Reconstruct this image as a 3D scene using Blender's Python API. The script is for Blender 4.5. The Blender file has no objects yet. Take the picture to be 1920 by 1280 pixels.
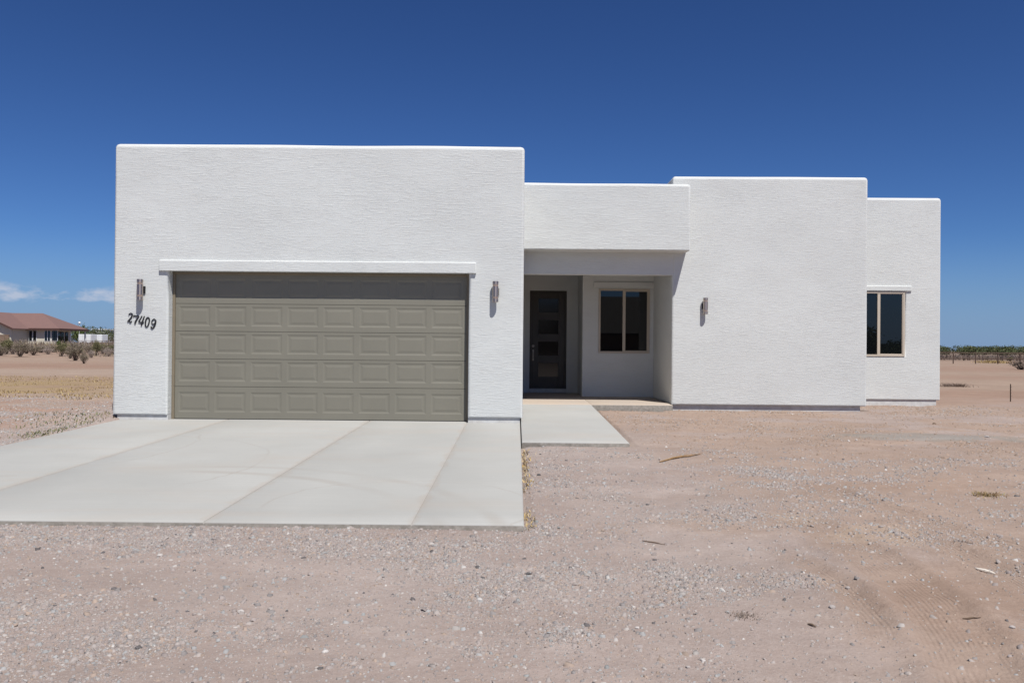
import bpy, bmesh, math, random
import numpy as np
from mathutils import Vector, Matrix
random.seed(7); rng = np.random.default_rng(11)
R = math.radians
S = bpy.context.scene
COL = S.collection

# ------------------------------------------------------------------ camera
F_PX = 1550.0
CAMZ = 1.244
cam = bpy.data.cameras.new('camera'); camo = bpy.data.objects.new('camera', cam); COL.objects.link(camo)
cam.sensor_width = 36.0; cam.lens = 36.0 * F_PX / 1920.0
cam.clip_start = 0.1; cam.clip_end = 12000
ROLL, YAW, PITCH = 0.50, 0.30, 0.37
camo.matrix_world = (Matrix.Translation((0, 0, CAMZ)) @ Matrix.Rotation(R(YAW), 4, 'Z')
                     @ Matrix.Rotation(R(90 + PITCH), 4, 'X') @ Matrix.Rotation(R(ROLL), 4, 'Z'))
S.camera = camo

# ------------------------------------------------------------------ light
L = Vector((-0.495, 1.0, -1.97)).normalized()           # direction the sunlight travels
sun = bpy.data.lights.new('sun', 'SUN'); suno = bpy.data.objects.new('sun', sun); COL.objects.link(suno)
sun.energy = 4.5; sun.angle = R(0.53); sun.color = (1.0, 0.965, 0.915)
suno.rotation_euler = L.to_track_quat('-Z', 'Y').to_euler()
SUN_EL = math.asin(-L.z); SUN_AZ = math.atan2(-L.x, -L.y)   # clockwise from +Y

W = bpy.data.worlds.new('World'); S.world = W; W.use_nodes = True
nt = W.node_tree; nt.nodes.clear()
wo = nt.nodes.new('ShaderNodeOutputWorld'); bg = nt.nodes.new('ShaderNodeBackground')
sky = nt.nodes.new('ShaderNodeTexSky'); sky.sky_type = 'NISHITA'; sky.sun_disc = False
sky.sun_elevation = SUN_EL; sky.sun_rotation = SUN_AZ
sky.altitude = 1500; sky.air_density = 1.0; sky.dust_density = 0.5; sky.ozone_density = 3.0
bg.inputs[1].default_value = 0.052
def wn(t, **k):
    n = nt.nodes.new(t)
    for a, b in k.items(): setattr(n, a, b)
    return n
hs = wn('ShaderNodeMix', data_type='RGBA', blend_type='MULTIPLY'); hs.inputs[0].default_value = 1.0; hs.inputs[7].default_value = (0.375, 0.60, 1.02, 1)   # clean dry desert air
nt.links.new(sky.outputs[0], hs.inputs[6])
# low cumulus near the horizon, fixed in the sky by direction
tc = wn('ShaderNodeTexCoord'); sep = wn('ShaderNodeSeparateXYZ'); nt.links.new(tc.outputs['Generated'], sep.inputs[0])
mp = wn('ShaderNodeMapping'); mp.inputs['Scale'].default_value = (30, 30, 62); mp.inputs['Location'].default_value = (0.35, 0.2, 0.0)
nt.links.new(tc.outputs['Generated'], mp.inputs[0])
nz = wn('ShaderNodeTexNoise'); nz.inputs['Scale'].default_value = 1.0; nz.inputs['Detail'].default_value = 5; nz.inputs['Roughness'].default_value = 0.55
nt.links.new(mp.outputs[0], nz.inputs['Vector'])
rz = wn('ShaderNodeValToRGB'); e = rz.color_ramp.elements           # elevation window
e[0].position = 0.034; e[0].color = (0, 0, 0, 1); e[1].position = 0.047; e[1].color = (1, 1, 1, 1)
x = e.new(0.055); x.color = (1, 1, 1, 1); x = e.new(0.068); x.color = (0, 0, 0, 1)
nt.links.new(sep.outputs['Z'], rz.inputs[0])
rx = wn('ShaderNodeMapRange'); rx.inputs[1].default_value = -0.25; rx.inputs[2].default_value = -0.42   # only over the left part of the land
nt.links.new(sep.outputs['X'], rx.inputs[0])
add = wn('ShaderNodeMath', operation='MULTIPLY_ADD'); add.inputs[1].default_value = 0.30; 
nt.links.new(rz.outputs[0], add.inputs[0]); nt.links.new(nz.outputs[0], add.inputs[2])
rc = wn('ShaderNodeMapRange'); rc.inputs[1].default_value = 0.68; rc.inputs[2].default_value = 0.86; rc.inputs[4].default_value = 0.85
nt.links.new(add.outputs[0], rc.inputs[0])
mu = wn('ShaderNodeMath', operation='MULTIPLY'); nt.links.new(rc.outputs[0], mu.inputs[0]); nt.links.new(rx.outputs[0], mu.inputs[1])
mu2 = wn('ShaderNodeMath', operation='MULTIPLY'); nt.links.new(mu.outputs[0], mu2.inputs[0]); nt.links.new(rz.outputs[0], mu2.inputs[1])
mx = wn('ShaderNodeMix', data_type='RGBA'); nt.links.new(mu2.outputs[0], mx.inputs[0]); REF = (0.41, 1.10, 3.50)
dv = wn('ShaderNodeMix', data_type='RGBA', blend_type='DIVIDE'); dv.inputs[0].default_value = 1; dv.inputs[7].default_value = (*REF, 1); nt.links.new(hs.outputs[2], dv.inputs[6])
gm = wn('ShaderNodeGamma'); gm.inputs[1].default_value = 1.28; nt.links.new(dv.outputs[2], gm.inputs[0])
mb_ = wn('ShaderNodeMix', data_type='RGBA', blend_type='MULTIPLY'); mb_.inputs[0].default_value = 1; mb_.inputs[7].default_value = tuple(.94*c for c in REF) + (1,); nt.links.new(gm.outputs[0], mb_.inputs[6])
hz_ = wn('ShaderNodeMapRange'); hz_.inputs[1].default_value = 0.13; hz_.inputs[2].default_value = -0.01; hz_.inputs[4].default_value = 0.85; hz_.interpolation_type = 'SMOOTHSTEP'
nt.links.new(sep.outputs['Z'], hz_.inputs[0]); hm = wn('ShaderNodeMix', data_type='RGBA'); hm.inputs[7].default_value = (2.85, 4.45, 7.5, 1)     # pale dusty blue low in the sky
nt.links.new(hz_.outputs[0], hm.inputs[0])
zt_ = wn('ShaderNodeMapRange'); zt_.inputs[1].default_value = 0.48; zt_.inputs[2].default_value = 0.80; nt.links.new(sep.outputs['Z'], zt_.inputs[0])   # whiter light towards the high sun
zc_ = wn('ShaderNodeMix', data_type='RGBA', blend_type='MULTIPLY'); zc_.inputs[0].default_value = 1; zc_.inputs[7].default_value = (.85, .80, .78, 1); nt.links.new(sky.outputs[0], zc_.inputs[6])
zm_ = wn('ShaderNodeMix', data_type='RGBA'); nt.links.new(zt_.outputs[0], zm_.inputs[0]); nt.links.new(mb_.outputs[2], zm_.inputs[6]); nt.links.new(zc_.outputs[2], zm_.inputs[7])
nt.links.new(zm_.outputs[2], hm.inputs[6])
nt.links.new(hm.outputs[2], mx.inputs[6])
mx.inputs[7].default_value = (7.0, 7.8, 9.6, 1)
nt.links.new(mx.outputs[2], bg.inputs[0]); nt.links.new(bg.outputs[0], wo.inputs[0])

S.view_settings.view_transform = 'Standard'; S.view_settings.look = 'None'
S.view_settings.exposure = 0.42; S.view_settings.gamma = 1.0; S.view_settings.use_curve_mapping = False
S.render.engine = 'CYCLES'
S.render.resolution_x = 1024; S.render.resolution_y = 682

# ------------------------------------------------------------------ helpers
def tag(o, label=None, cat=None, group=None, kind=None):
    if label: o['label'] = label
    if cat: o['category'] = cat
    if group: o['group'] = group
    if kind: o['kind'] = kind
    return o
def empty(name, loc=(0, 0, 0), **k):
    o = bpy.data.objects.new(name, None); o.empty_display_size = 0.3; o.location = loc; COL.objects.link(o); return tag(o, **k)
def world_loc(p):
    v = Vector((0, 0, 0))
    while p is not None: v += p.location; p = p.parent
    return v
def link(name, me, mat, parent=None, smooth=None, **k):
    """links mesh (given in world coordinates) as an object; origin at its parent's"""
    o = bpy.data.objects.new(name, me); COL.objects.link(o)
    if parent is not None:
        me.transform(Matrix.Translation(-world_loc(parent))); o.parent = parent
    if mat:
        me.materials.clear(); me.materials.append(mat)
    if smooth is not None:
        if smooth >= 180:
            for p in me.polygons: p.use_smooth = True
        elif smooth > 0: me.shade_smooth() if False else [setattr(p, 'use_smooth', True) for p in me.polygons]; 
        if 0 < smooth < 180:
            try: me.set_sharp_from_angle(angle=R(smooth))
            except Exception: pass
    return tag(o, **k)
class MB:
    """collects shapes for one mesh"""
    def __init__(s): s.v = []; s.f = []
    def add(s, vs, fs):
        n = len(s.v); s.v += [tuple(v) for v in vs]; s.f += [tuple(i + n for i in f) for f in fs]; return s
    def box(s, x0, x1, y0, y1, z0, z1):
        return s.add([(x0,y0,z0),(x1,y0,z0),(x1,y1,z0),(x0,y1,z0),(x0,y0,z1),(x1,y0,z1),(x1,y1,z1),(x0,y1,z1)],
                     [(0,3,2,1),(4,5,6,7),(0,1,5,4),(1,2,6,5),(2,3,7,6),(3,0,4,7)])
    def tube(s, a, b, r0, r1=None, n=10, cap=True):
        a = Vector(a); b = Vector(b); r1 = r0 if r1 is None else r1
        d = (b - a).normalized(); u = d.orthogonal().normalized(); w = d.cross(u)
        vs = []
        for (p, r) in ((a, r0), (b, r1)):
            for i in range(n):
                t = 2 * math.pi * i / n; vs.append(p + (u * math.cos(t) + w * math.sin(t)) * r)
        fs = [(i, (i + 1) % n, n + (i + 1) % n, n + i) for i in range(n)]
        if cap: fs += [tuple(range(n))[::-1], tuple(range(n, 2 * n))]
        return s.add(vs, fs)
    def lathe(s, c, prof, n=24):
        """profile of (radius, z) about a vertical axis through c"""
        vs = []; fs = []
        for (r, z) in prof:
            for i in range(n):
                t = 2 * math.pi * i / n; vs.append((c[0] + r * math.cos(t), c[1] + r * math.sin(t), c[2] + z))
        m = len(prof)
        for j in range(m - 1):
            for i in range(n):
                fs.append((j*n+i, j*n+(i+1)%n, (j+1)*n+(i+1)%n, (j+1)*n+i))
        fs.append(tuple(range(n))[::-1]); fs.append(tuple(range((m-1)*n, m*n)))
        return s.add(vs, fs)
    def mesh(s, name):
        me = bpy.data.meshes.new(name); me.from_pydata(s.v, [], s.f); me.update(); return me
    def build(s, name, mat, parent=None, bevel=0, seg=2, smooth=None, **k):
        o = link(name, s.mesh(name), mat, parent, smooth, **k)
        if bevel:
            b = o.modifiers.new('bevel', 'BEVEL'); b.width = bevel; b.segments = seg; b.limit_method = 'ANGLE'; b.angle_limit = R(40)
            b.harden_normals = False
        return o

def hash2(ix, iy, seed):
    h = (ix.astype(np.int64) * 374761393 + iy.astype(np.int64) * 668265263 + seed * 982451653) & 0xFFFFFFFF
    h = ((h ^ (h >> 13)) * 1274126177) & 0xFFFFFFFF
    h = h ^ (h >> 16)
    return (h & 0xFFFFFF) / float(0xFFFFFF)
def vnoise(x, y, seed=0):
    x = np.asarray(x, float); y = np.asarray(y, float)
    ix = np.floor(x); iy = np.floor(y); fx = x - ix; fy = y - iy
    fx = fx*fx*(3-2*fx); fy = fy*fy*(3-2*fy); ix = ix.astype(np.int64); iy = iy.astype(np.int64)
    a = hash2(ix, iy, seed); b = hash2(ix+1, iy, seed); c = hash2(ix, iy+1, seed); d = hash2(ix+1, iy+1, seed)
    return (a*(1-fx)+b*fx)*(1-fy) + (c*(1-fx)+d*fx)*fy
def fbm(x, y, seed=0, oct=4, gain=0.5):
    s = 0; a = 1; t = 0
    for o in range(oct):
        s = s + a * vnoise(np.asarray(x) * 2**o + 13.7*o, np.asarray(y) * 2**o - 7.3*o, seed + o); t += a; a *= gain
    return s / t
def sstep(a, b, x):
    t = np.clip((np.asarray(x, float) - a) / (b - a), 0, 1); return t*t*(3-2*t)

# ------------------------------------------------------------------ materials
MATS = {}
class NT:
    def __init__(s, name):
        s.m = bpy.data.materials.new(name); s.m.use_nodes = True; s.t = s.m.node_tree; s.t.nodes.clear()
        s.out = s.n('ShaderNodeOutputMaterial'); s.p = s.n('ShaderNodeBsdfPrincipled'); s.l(s.p.outputs[0], s.out.inputs[0])
        s.geo = s.n('ShaderNodeNewGeometry')
    def n(s, t, **k):
        n = s.t.nodes.new(t)
        for a, b in k.items(): setattr(n, a, b)
        return n
    def l(s, a, b): s.t.links.new(a, b)
    def pos(s, scale=(1,1,1), loc=(0,0,0), rot=(0,0,0)):
        m = s.n('ShaderNodeMapping'); m.inputs['Scale'].default_value = scale; m.inputs['Location'].default_value = loc
        m.inputs['Rotation'].default_value = rot; s.l(s.geo.outputs['Position'], m.inputs[0]); return m.outputs[0]
    def noise(s, vec, scale=1, detail=4, rough=0.5, dist=0):
        n = s.n('ShaderNodeTexNoise'); n.inputs['Scale'].default_value = scale; n.inputs['Detail'].default_value = detail
        n.inputs['Roughness'].default_value = rough; n.inputs['Distortion'].default_value = dist; s.l(vec, n.inputs['Vector']); return n.outputs[0]
    def rng(s, v, a, b, c=0, d=1):
        r = s.n('ShaderNodeMapRange'); s.l(v, r.inputs[0])
        for i, q in enumerate((a, b, c, d)): r.inputs[i+1].default_value = q
        return r.outputs[0]
    def mix(s, f, a, b, mode='MIX'):
        m = s.n('ShaderNodeMix', data_type='RGBA', blend_type=mode)
        for i, q in ((0, f), (6, a), (7, b)):
            if isinstance(q, (int, float)): m.inputs[i].default_value = q
            elif isinstance(q, tuple): m.inputs[i].default_value = (*q[:3], 1)
            else: s.l(q, m.inputs[i])
        return m.outputs[2]
    def math(s, op, a, b=0.0, c=0.0):
        m = s.n('ShaderNodeMath', operation=op)
        for i, q in enumerate((a, b, c)):
            if isinstance(q, (int, float)): m.inputs[i].default_value = q
            else: s.l(q, m.inputs[i])
        return m.outputs[0]
    def bump(s, h, strength=0.5, dist=0.01, prev=None):
        b = s.n('ShaderNodeBump'); b.inputs['Strength'].default_value = strength; b.inputs['Distance'].default_value = dist
        s.l(h, b.inputs['Height']); 
        if prev is not None: s.l(prev, b.inputs['Normal'])
        return b.outputs[0]
    def done(s, color, rough=0.8, normal=None, **k):
        if isinstance(color, tuple): s.p.inputs['Base Color'].default_value = (*color[:3], 1)
        else: s.l(color, s.p.inputs['Base Color'])
        if isinstance(rough, (int, float)): s.p.inputs['Roughness'].default_value = rough
        else: s.l(rough, s.p.inputs['Roughness'])
        if normal is not None: s.l(normal, s.p.inputs['Normal'])
        for a, b in k.items(): s.p.inputs[a.replace('_', ' ')].default_value = b
        return s.m

def m_stucco():
    t = NT('stucco')
    wob = t.noise(t.pos((0.9, 0.9, 0.9)), 1, 2)
    v = t.n('ShaderNodeVectorMath', operation='ADD'); t.l(t.pos((5.2, 5.2, 66)), v.inputs[0])
    cmb = t.n('ShaderNodeCombineXYZ'); t.l(t.math('MULTIPLY', wob, 5.0), cmb.inputs[2]); t.l(cmb.outputs[0], v.inputs[1])
    a = t.noise(v.outputs[0], 1, 4, 0.6, 0.55)
    v2 = t.pos((18, 18, 150)); b = t.noise(v2, 1, 3, 0.55, 0.2)
    ridge = t.math('ABSOLUTE', t.math('SUBTRACT', a, 0.5))
    ridge = t.rng(ridge, 0.0, 0.09, 0.0, 1.0)
    h = t.math('ADD', t.math('MULTIPLY', a, 1.0), t.math('ADD', t.math('MULTIPLY', b, 0.35), t.math('MULTIPLY', ridge, 0.16)))
    big = t.noise(t.pos((1, 1, 1.3)), 0.8, 4, 0.55)
    coat = t.noise(t.pos((2.2, 2.2, 9)), 1, 3, 0.6)
    c = t.mix(t.rng(big, 0.35, 0.65), (0.580, 0.597, 0.588), (0.545, 0.561, 0.553))
    c = t.mix(t.math('MULTIPLY', t.rng(coat, 0.45, 0.75), 0.35), c, (0.52, 0.52, 0.505))
    patch = t.rng(t.noise(t.pos((0.8, 0.8, 1.2), (3, 1, 2)), 1, 3), 0.3, 0.7, 0.45, 1.0)
    hh = t.math('MULTIPLY', h, patch)
    n = t.bump(hh, 0.48, 0.019)
    return t.done(c, 0.92, n, Specular_IOR_Level=0.25)
MATS['stucco'] = m_stucco()
def m_trim():
    t = NT('smooth stucco trim')
    a = t.noise(t.pos((7, 7, 40)), 1, 4, 0.6, 0.3)
    big = t.noise(t.pos((1, 1, 1)), 1.5, 3)
    return t.done(t.mix(big, (0.60, 0.60, 0.595), (0.56, 0.56, 0.555)), 0.9, t.bump(a, 0.4, 0.01), Specular_IOR_Level=0.25)
MATS['trim'] = m_trim()
def m_concrete():
    t = NT('broom finished concrete')
    br = t.noise(t.pos((0.35, 26, 4)), 1, 5, 0.65)
    fine = t.noise(t.pos((1, 1, 1)), 160, 3, 0.6)
    blot = t.noise(t.pos((1, 1, 1), (4, 2, 0)), 0.55, 5, 0.6)
    st = t.noise(t.pos((0.5, 1.6, 1), (9, 2, 0)), 1.0, 5, 0.6, 0.6)
    c = t.mix(t.rng(blot, 0.3, 0.7), (0.306, 0.304, 0.291), (0.366, 0.364, 0.350))
    c = t.mix(t.math('MULTIPLY', t.rng(br, 0.35, 0.70), 0.45), c, (0.30, 0.302, 0.29))
    c = t.mix(t.math('MULTIPLY', t.rng(fine, 0.45, 0.8), 0.25), c, (0.45, 0.45, 0.43))
    c = t.mix(t.math('MULTIPLY', t.rng(st, 0.50, 0.72), 0.34), c, (0.36, 0.31, 0.265))
    sx0 = t.n('ShaderNodeSeparateXYZ'); t.l(t.geo.outputs['Position'], sx0.inputs[0]); wob = t.math('MULTIPLY', t.math('SUBTRACT', st, 0.5), 0.25)
    for (ax, ay, ar, aw) in ((-5.2, 9.2, 2.35, .012), (-1.0, 7.1, 1.15, .010), (-7.2, 10.4, 3.0, .014), (-3.6, 5.6, 3.1, .05), (-3.2, 5.9, 3.1, .05)):      # faint scuffs and tyre marks
        dx = t.math('SUBTRACT', sx0.outputs[0], ax); dy = t.math('SUBTRACT', sx0.outputs[1], ay)
        d = t.math('ABSOLUTE', t.math('ADD', t.math('SUBTRACT', t.math('SQRT', t.math('ADD', t.math('MULTIPLY', dx, dx), t.math('MULTIPLY', dy, dy))), ar), wob))
        c = t.mix(t.math('MULTIPLY', t.math('MULTIPLY', t.rng(d, aw*2, aw*.5), t.rng(blot, .42, .60)), 0.28), c, (0.25, 0.215, 0.18))
    # dust lying along the joints and edges
    sx = t.n('ShaderNodeSeparateXYZ'); t.l(t.geo.outputs['Position'], sx.inputs[0])
    wig = t.noise(t.pos((1, 1.2, 1)), 2.2, 5, 0.65)
    for xj, w in ((-0.80, 0.035), (-2.42, 0.05), (-4.76, 0.05)):
        d = t.math('ABSOLUTE', t.math('SUBTRACT', sx.outputs[0], xj))
        d = t.math('SUBTRACT', d, t.math('MULTIPLY', t.math('SUBTRACT', wig, 0.42), 0.28))
        c = t.mix(t.math('MULTIPLY', t.rng(d, w, -0.01), 0.30), c, (0.31, 0.26, 0.215))
    n = t.bump(br, 0.25, 0.004, t.bump(fine, 0.2, 0.002))
    return t.done(c, 0.85, n, Specular_IOR_Level=0.3)
MATS['concrete'] = m_concrete()
def m_porch():
    t = NT('dusty porch concrete')
    br = t.noise(t.pos((0.5, 20, 4)), 1, 5, 0.65); blot = t.noise(t.pos(), 1.1, 5, 0.6)
    return t.done(t.mix(t.rng(blot, 0.3, 0.7), (0.42, 0.345, 0.275), (0.38, 0.33, 0.285)), 0.85, t.bump(br, 0.2, 0.004), Specular_IOR_Level=0.3)
MATS['porch'] = m_porch()
def m_stem():
    t = NT('stem wall concrete')
    a = t.noise(t.pos(), 9, 5, 0.65); b = t.noise(t.pos((1, 1, 3)), 2, 4)
    c = t.mix(t.rng(a, 0.4, 0.75), (0.54, 0.545, 0.54), (0.40, 0.395, 0.385)); c = t.mix(t.rng(b, 0.55, 0.8, 0, 0.5), c, (0.5, 0.42, 0.35))
    return t.done(c, 0.9, t.bump(a, 0.4, 0.008))
MATS['stem'] = m_stem()
def m_edge():
    t = NT('dirt stained slab edge'); a = t.noise(t.pos(), 14, 5, 0.7)
    return t.done(t.mix(t.rng(a, 0.35, 0.65), (0.17, 0.155, 0.135), (0.27, 0.25, 0.225)), 0.95, t.bump(a, 0.6, 0.01))
MATS['form_edge'] = m_edge()
def m_paint(name, col, rough=0.5, var=0.06, scale=3, bump=None):
    t = NT(name); a = t.noise(t.pos(), scale, 4, 0.6)
    c2 = tuple(max(0, c * (1 - 2.5 * var)) for c in col); n = None
    if bump: n = t.bump(t.noise(t.pos(bump[0]), 1, 4, 0.6), bump[1], bump[2])
    return t.done(t.mix(t.rng(a, 0.3, 0.7), col, c2), rough, n)
MATS['garage'] = m_paint('taupe garage door paint', (0.192, 0.182, 0.146), 0.55, 0.035, 1.5, ((150, 150, 5), 0.12, 0.004))
MATS['jambpaint'] = m_paint('tan brown jamb paint', (0.20, 0.165, 0.115), 0.6)
MATS['rubber'] = m_paint('black rubber seal', (0.02, 0.02, 0.02), 0.7)
MATS['vinyl'] = m_paint('tan vinyl frame', (0.47, 0.41, 0.335), 0.45, 0.02)
MATS['door'] = m_paint('dark bronze door paint', (0.030, 0.025, 0.018), 0.45, 0.03, 3, ((60, 60, 4), 0.1, 0.004))
MATS['black'] = m_paint('black painted metal', (0.012, 0.012, 0.013), 0.5)
MATS['nickel'] = m_paint('dark satin nickel', (0.25, 0.23, 0.21), 0.3); MATS['nickel'].node_tree.nodes['Principled BSDF'].inputs['Metallic'].default_value = 1
MATS['mesh_screed'] = m_paint('galvanised weep screed', (0.55, 0.55, 0.55), 0.5)
def m_glass(name='window glass', base=(0.004, 0.005, 0.006), ior=1.58, rough=0.01):
    t = NT(name); return t.done(base, rough, None, IOR=ior)
MATS['glass'] = m_glass()
MATS['lite'] = m_glass('patterned door glass', (0.008, 0.009, 0.009), 1.5, 0.09)
def m_steel():
    t = NT('brushed stainless steel')
    tg = t.n('ShaderNodeTangent', direction_type='RADIAL', axis='Z'); t.l(tg.outputs[0], t.p.inputs['Tangent'])
    return t.done((0.45, 0.39, 0.355), 0.28, None, Metallic=1.0, Anisotropic=0.92, Anisotropic_Rotation=0.25)
MATS['steel'] = m_steel()
def m_band():
    t = NT('warm frosted glass ring'); return t.done((0.85, 0.66, 0.48), 0.30)
MATS['band'] = m_band()

def m_ground():
    t = NT('desert dirt and gravel')
    att = t.n('ShaderNodeAttribute', attribute_name='tone'); base = att.outputs['Color']
    att2 = t.n('ShaderNodeAttribute', attribute_name='grit'); grit = att2.outputs['Fac']
    f1 = t.noise(t.pos(), 34, 6, 0.7); f2 = t.noise(t.pos(), 6.5, 6, 0.68); f3 = t.noise(t.pos(), 140, 3, 0.7)
    c = t.mix(t.rng(f2, 0.3, 0.7, 0, 1), base, t.mix(1.0, base, (0.84, 0.80, 0.78), 'MULTIPLY'))
    c = t.mix(t.rng(f1, 0.42, 0.72, 0, 0.7), c, t.mix(1.0, base, (1.22, 1.24, 1.26), 'MULTIPLY'))
    c = t.mix(t.rng(f3, 0.5, 0.72, 0, 0.55), c, t.mix(1.0, base, (0.60, 0.60, 0.62), 'MULTIPLY'))
    stk = t.noise(t.pos((0.45, 1.1, 1)), 1.0, 7, 0.66, 0.4)
    c = t.mix(t.rng(stk, 0.40, 0.66, 0, 0.75), c, t.mix(1.0, base, (0.80, 0.77, 0.75), 'MULTIPLY'))
    stk2 = t.noise(t.pos((0.8, 2.2, 1), (5, 1, 0)), 1.0, 7, 0.68)
    c = t.mix(t.rng(stk2, 0.52, 0.70, 0, 0.6), c, t.mix(1.0, base, (1.16, 1.15, 1.14), 'MULTIPLY'))
    # crushed stone pressed into the surface: voronoi chips of two sizes
    hgt = None
    for sc, lo, amt in ((52, 0.30, 0.75), (120, 0.36, 0.6)):
        vo = t.n('ShaderNodeTexVoronoi', feature='F1'); vo.inputs['Scale'].default_value = sc; vo.inputs['Randomness'].default_value = 1
        w = t.n('ShaderNodeVectorMath', operation='ADD'); t.l(t.pos(), w.inputs[0])
        nn = t.n('ShaderNodeTexNoise'); nn.inputs['Scale'].default_value = sc*0.8; t.l(t.pos(), nn.inputs['Vector'])
        sm = t.n('ShaderNodeVectorMath', operation='SCALE'); sm.inputs['Scale'].default_value = 0.35/sc; t.l(nn.outputs['Color'], sm.inputs[0]); t.l(sm.outputs[0], w.inputs[1])
        t.l(w.outputs[0], vo.inputs['Vector'])
        sp = t.n('ShaderNodeSeparateColor'); t.l(vo.outputs['Color'], sp.inputs[0])
        pick = t.rng(sp.outputs[0], 0.62, 0.66)             # only some of the cells carry a chip
        body = t.rng(vo.outputs['Distance'], lo + 0.10, lo)
        msk = t.math('MULTIPLY', t.math('MULTIPLY', pick, body), grit)
        ramp = t.n('ShaderNodeValToRGB'); t.l(sp.outputs[1], ramp.inputs[0]); e = ramp.color_ramp.elements
        e[0].position = 0; e[0].color = (0.16, 0.15, 0.15, 1); e[1].position = 1; e[1].color = (0.56, 0.53, 0.50, 1)
        for p_, c_ in ((0.3, (0.30, 0.27, 0.26, 1)), (0.6, (0.42, 0.36, 0.33, 1)), (0.8, (0.38, 0.38, 0.37, 1))):
            q = e.new(p_); q.color = c_
        c = t.mix(t.math('MULTIPLY', msk, amt), c, ramp.outputs[0])
        hh = t.math('MULTIPLY', msk, 55.0/sc)
        hgt = hh if hgt is None else t.math('ADD', hgt, hh)
    n = t.bump(f2, 0.35, 0.03); n = t.bump(f1, 0.65, 0.012, n); n = t.bump(hgt, 0.8, 0.006, n)
    # tyre tread ribs, pressed along arcs
    sx = t.n('ShaderNodeSeparateXYZ'); t.l(t.geo.outputs['Position'], sx.inputs[0])
    tot = None; wig = t.math('MULTIPLY', t.noise(t.pos((1, 1, 1)), 1.2, 2), 0.05)
    for (cx, cy, r0, hw, pitch, ya, yb) in TRACKS:
        dx = t.math('SUBTRACT', sx.outputs[0], cx); dy = t.math('SUBTRACT', sx.outputs[1], cy)
        d = t.math('SQRT', t.math('ADD', t.math('MULTIPLY', dx, dx), t.math('MULTIPLY', dy, dy)))
        u = t.math('ADD', t.math('SUBTRACT', d, r0), wig)
        inside = t.rng(t.math('ABSOLUTE', u), hw, hw * 0.8)
        fade = t.math('MULTIPLY', t.rng(sx.outputs[1], ya, ya + 0.5), t.rng(sx.outputs[1], yb, yb - 0.6))
        rib = t.math('SINE', t.math('MULTIPLY', u, 2 * math.pi / pitch))
        k = t.math('MULTIPLY', t.math('MULTIPLY', inside, fade), rib)
        tot = k if tot is None else t.math('ADD', tot, k)
    brk = t.rng(t.noise(t.pos((1, 1, 1), (2, 5, 0)), 3.0, 5, 0.65), 0.40, 0.66)
    n = t.bump(t.math('MULTIPLY', tot, brk), 0.42, 0.007, n)
    return t.done(c, 0.95, n, Specular_IOR_Level=0.15)
# (centre x, centre y, radius, half width, rib pitch, y from, y to)
TRACKS = [(-3.7, 5.72, 6.12, 0.20, 0.027, 2.9, 7.4), (-3.5, 5.6, 6.62, 0.13, 0.026, 4.2, 7.0),
          (22.0, 11.0, 19.2, 0.20, 0.030, 4.2, 8.6), (-1.2, 5.0, 3.15, 0.10, 0.028, 4.0, 6.0)]
MATS['ground'] = m_ground()
def m_attr(name, attr='tone', rough=0.9, bump=None, trans=False):
    t = NT(name); a = t.n('ShaderNodeAttribute', attribute_name=attr)
    n = t.bump(t.noise(t.pos(), bump[0], 4, 0.6), bump[1], bump[2]) if bump else None
    return t.done(a.outputs['Color'], rough, n, Specular_IOR_Level=0.25)
MATS['gravel'] = m_attr('crushed stone', bump=(150, 0.4, 0.003))
MATS['plant'] = m_attr('leaves and twigs')
def m_rock():
    t = NT('loose rock'); oi = t.n('ShaderNodeObjectInfo')
    ramp = t.n('ShaderNodeValToRGB'); t.l(oi.outputs['Random'], ramp.inputs[0]); e = ramp.color_ramp.elements
    e[0].color = (0.30, 0.27, 0.26, 1); e[1].color = (0.52, 0.49, 0.47, 1)
    a = t.noise(t.pos(), 60, 5, 0.7)
    return t.done(t.mix(t.rng(a, 0.4, 0.7, 0, 0.5), ramp.outputs[0], (0.25, 0.22, 0.20)), 0.92, t.bump(a, 0.5, 0.006))
MATS['rock'] = m_rock()
MATS['darkrock'] = m_paint('dark basalt rock', (0.09, 0.085, 0.085), 0.85, 0.1, 40)
MATS['straw'] = m_paint('dry yellow wood', (0.30, 0.185, 0.085), 0.85, 0.14, 40)
MATS['palewood'] = m_paint('bleached wood', (0.62, 0.57, 0.50), 0.8, 0.08, 30)
MATS['twig'] = m_paint('brown dry twig', (0.16, 0.11, 0.075), 0.9, 0.1, 20)
MATS['rust'] = m_paint('rusty brown pipe', (0.10, 0.06, 0.045), 0.8, 0.12, 6)
def m_tile():
    t = NT('red brown roof tile'); a = t.noise(t.pos(), 1.5, 4)
    w = t.n('ShaderNodeTexWave', wave_type='BANDS', bands_direction='X'); w.inputs['Scale'].default_value = 1.3; t.l(t.pos(), w.inputs['Vector'])
    return t.done(t.mix(a, (0.176, 0.100, 0.088), (0.148, 0.086, 0.078)), 0.85, t.bump(w.outputs[0], 0.5, 0.06))
MATS['tile'] = m_tile(); MATS['darktile'] = m_paint('weathered brown roof tile', (0.06, 0.05, 0.045), 0.9, 0.08, 2)
MATS['cream'] = m_paint('cream stucco', (0.58, 0.55, 0.46), 0.9, 0.03, 1)
MATS['fascia'] = m_paint('dark brown fascia', (0.075, 0.035, 0.028), 0.7)
MATS['blockwall'] = m_paint('tan block wall', (0.22, 0.15, 0.11), 0.9, 0.08, 2)
MATS['white'] = m_paint('white painted metal', (0.72, 0.74, 0.76), 0.5, 0.02, 1)
MATS['sheet'] = m_paint('grey asphalt shingle', (0.24, 0.20, 0.18), 0.9, 0.05, 2)

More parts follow.
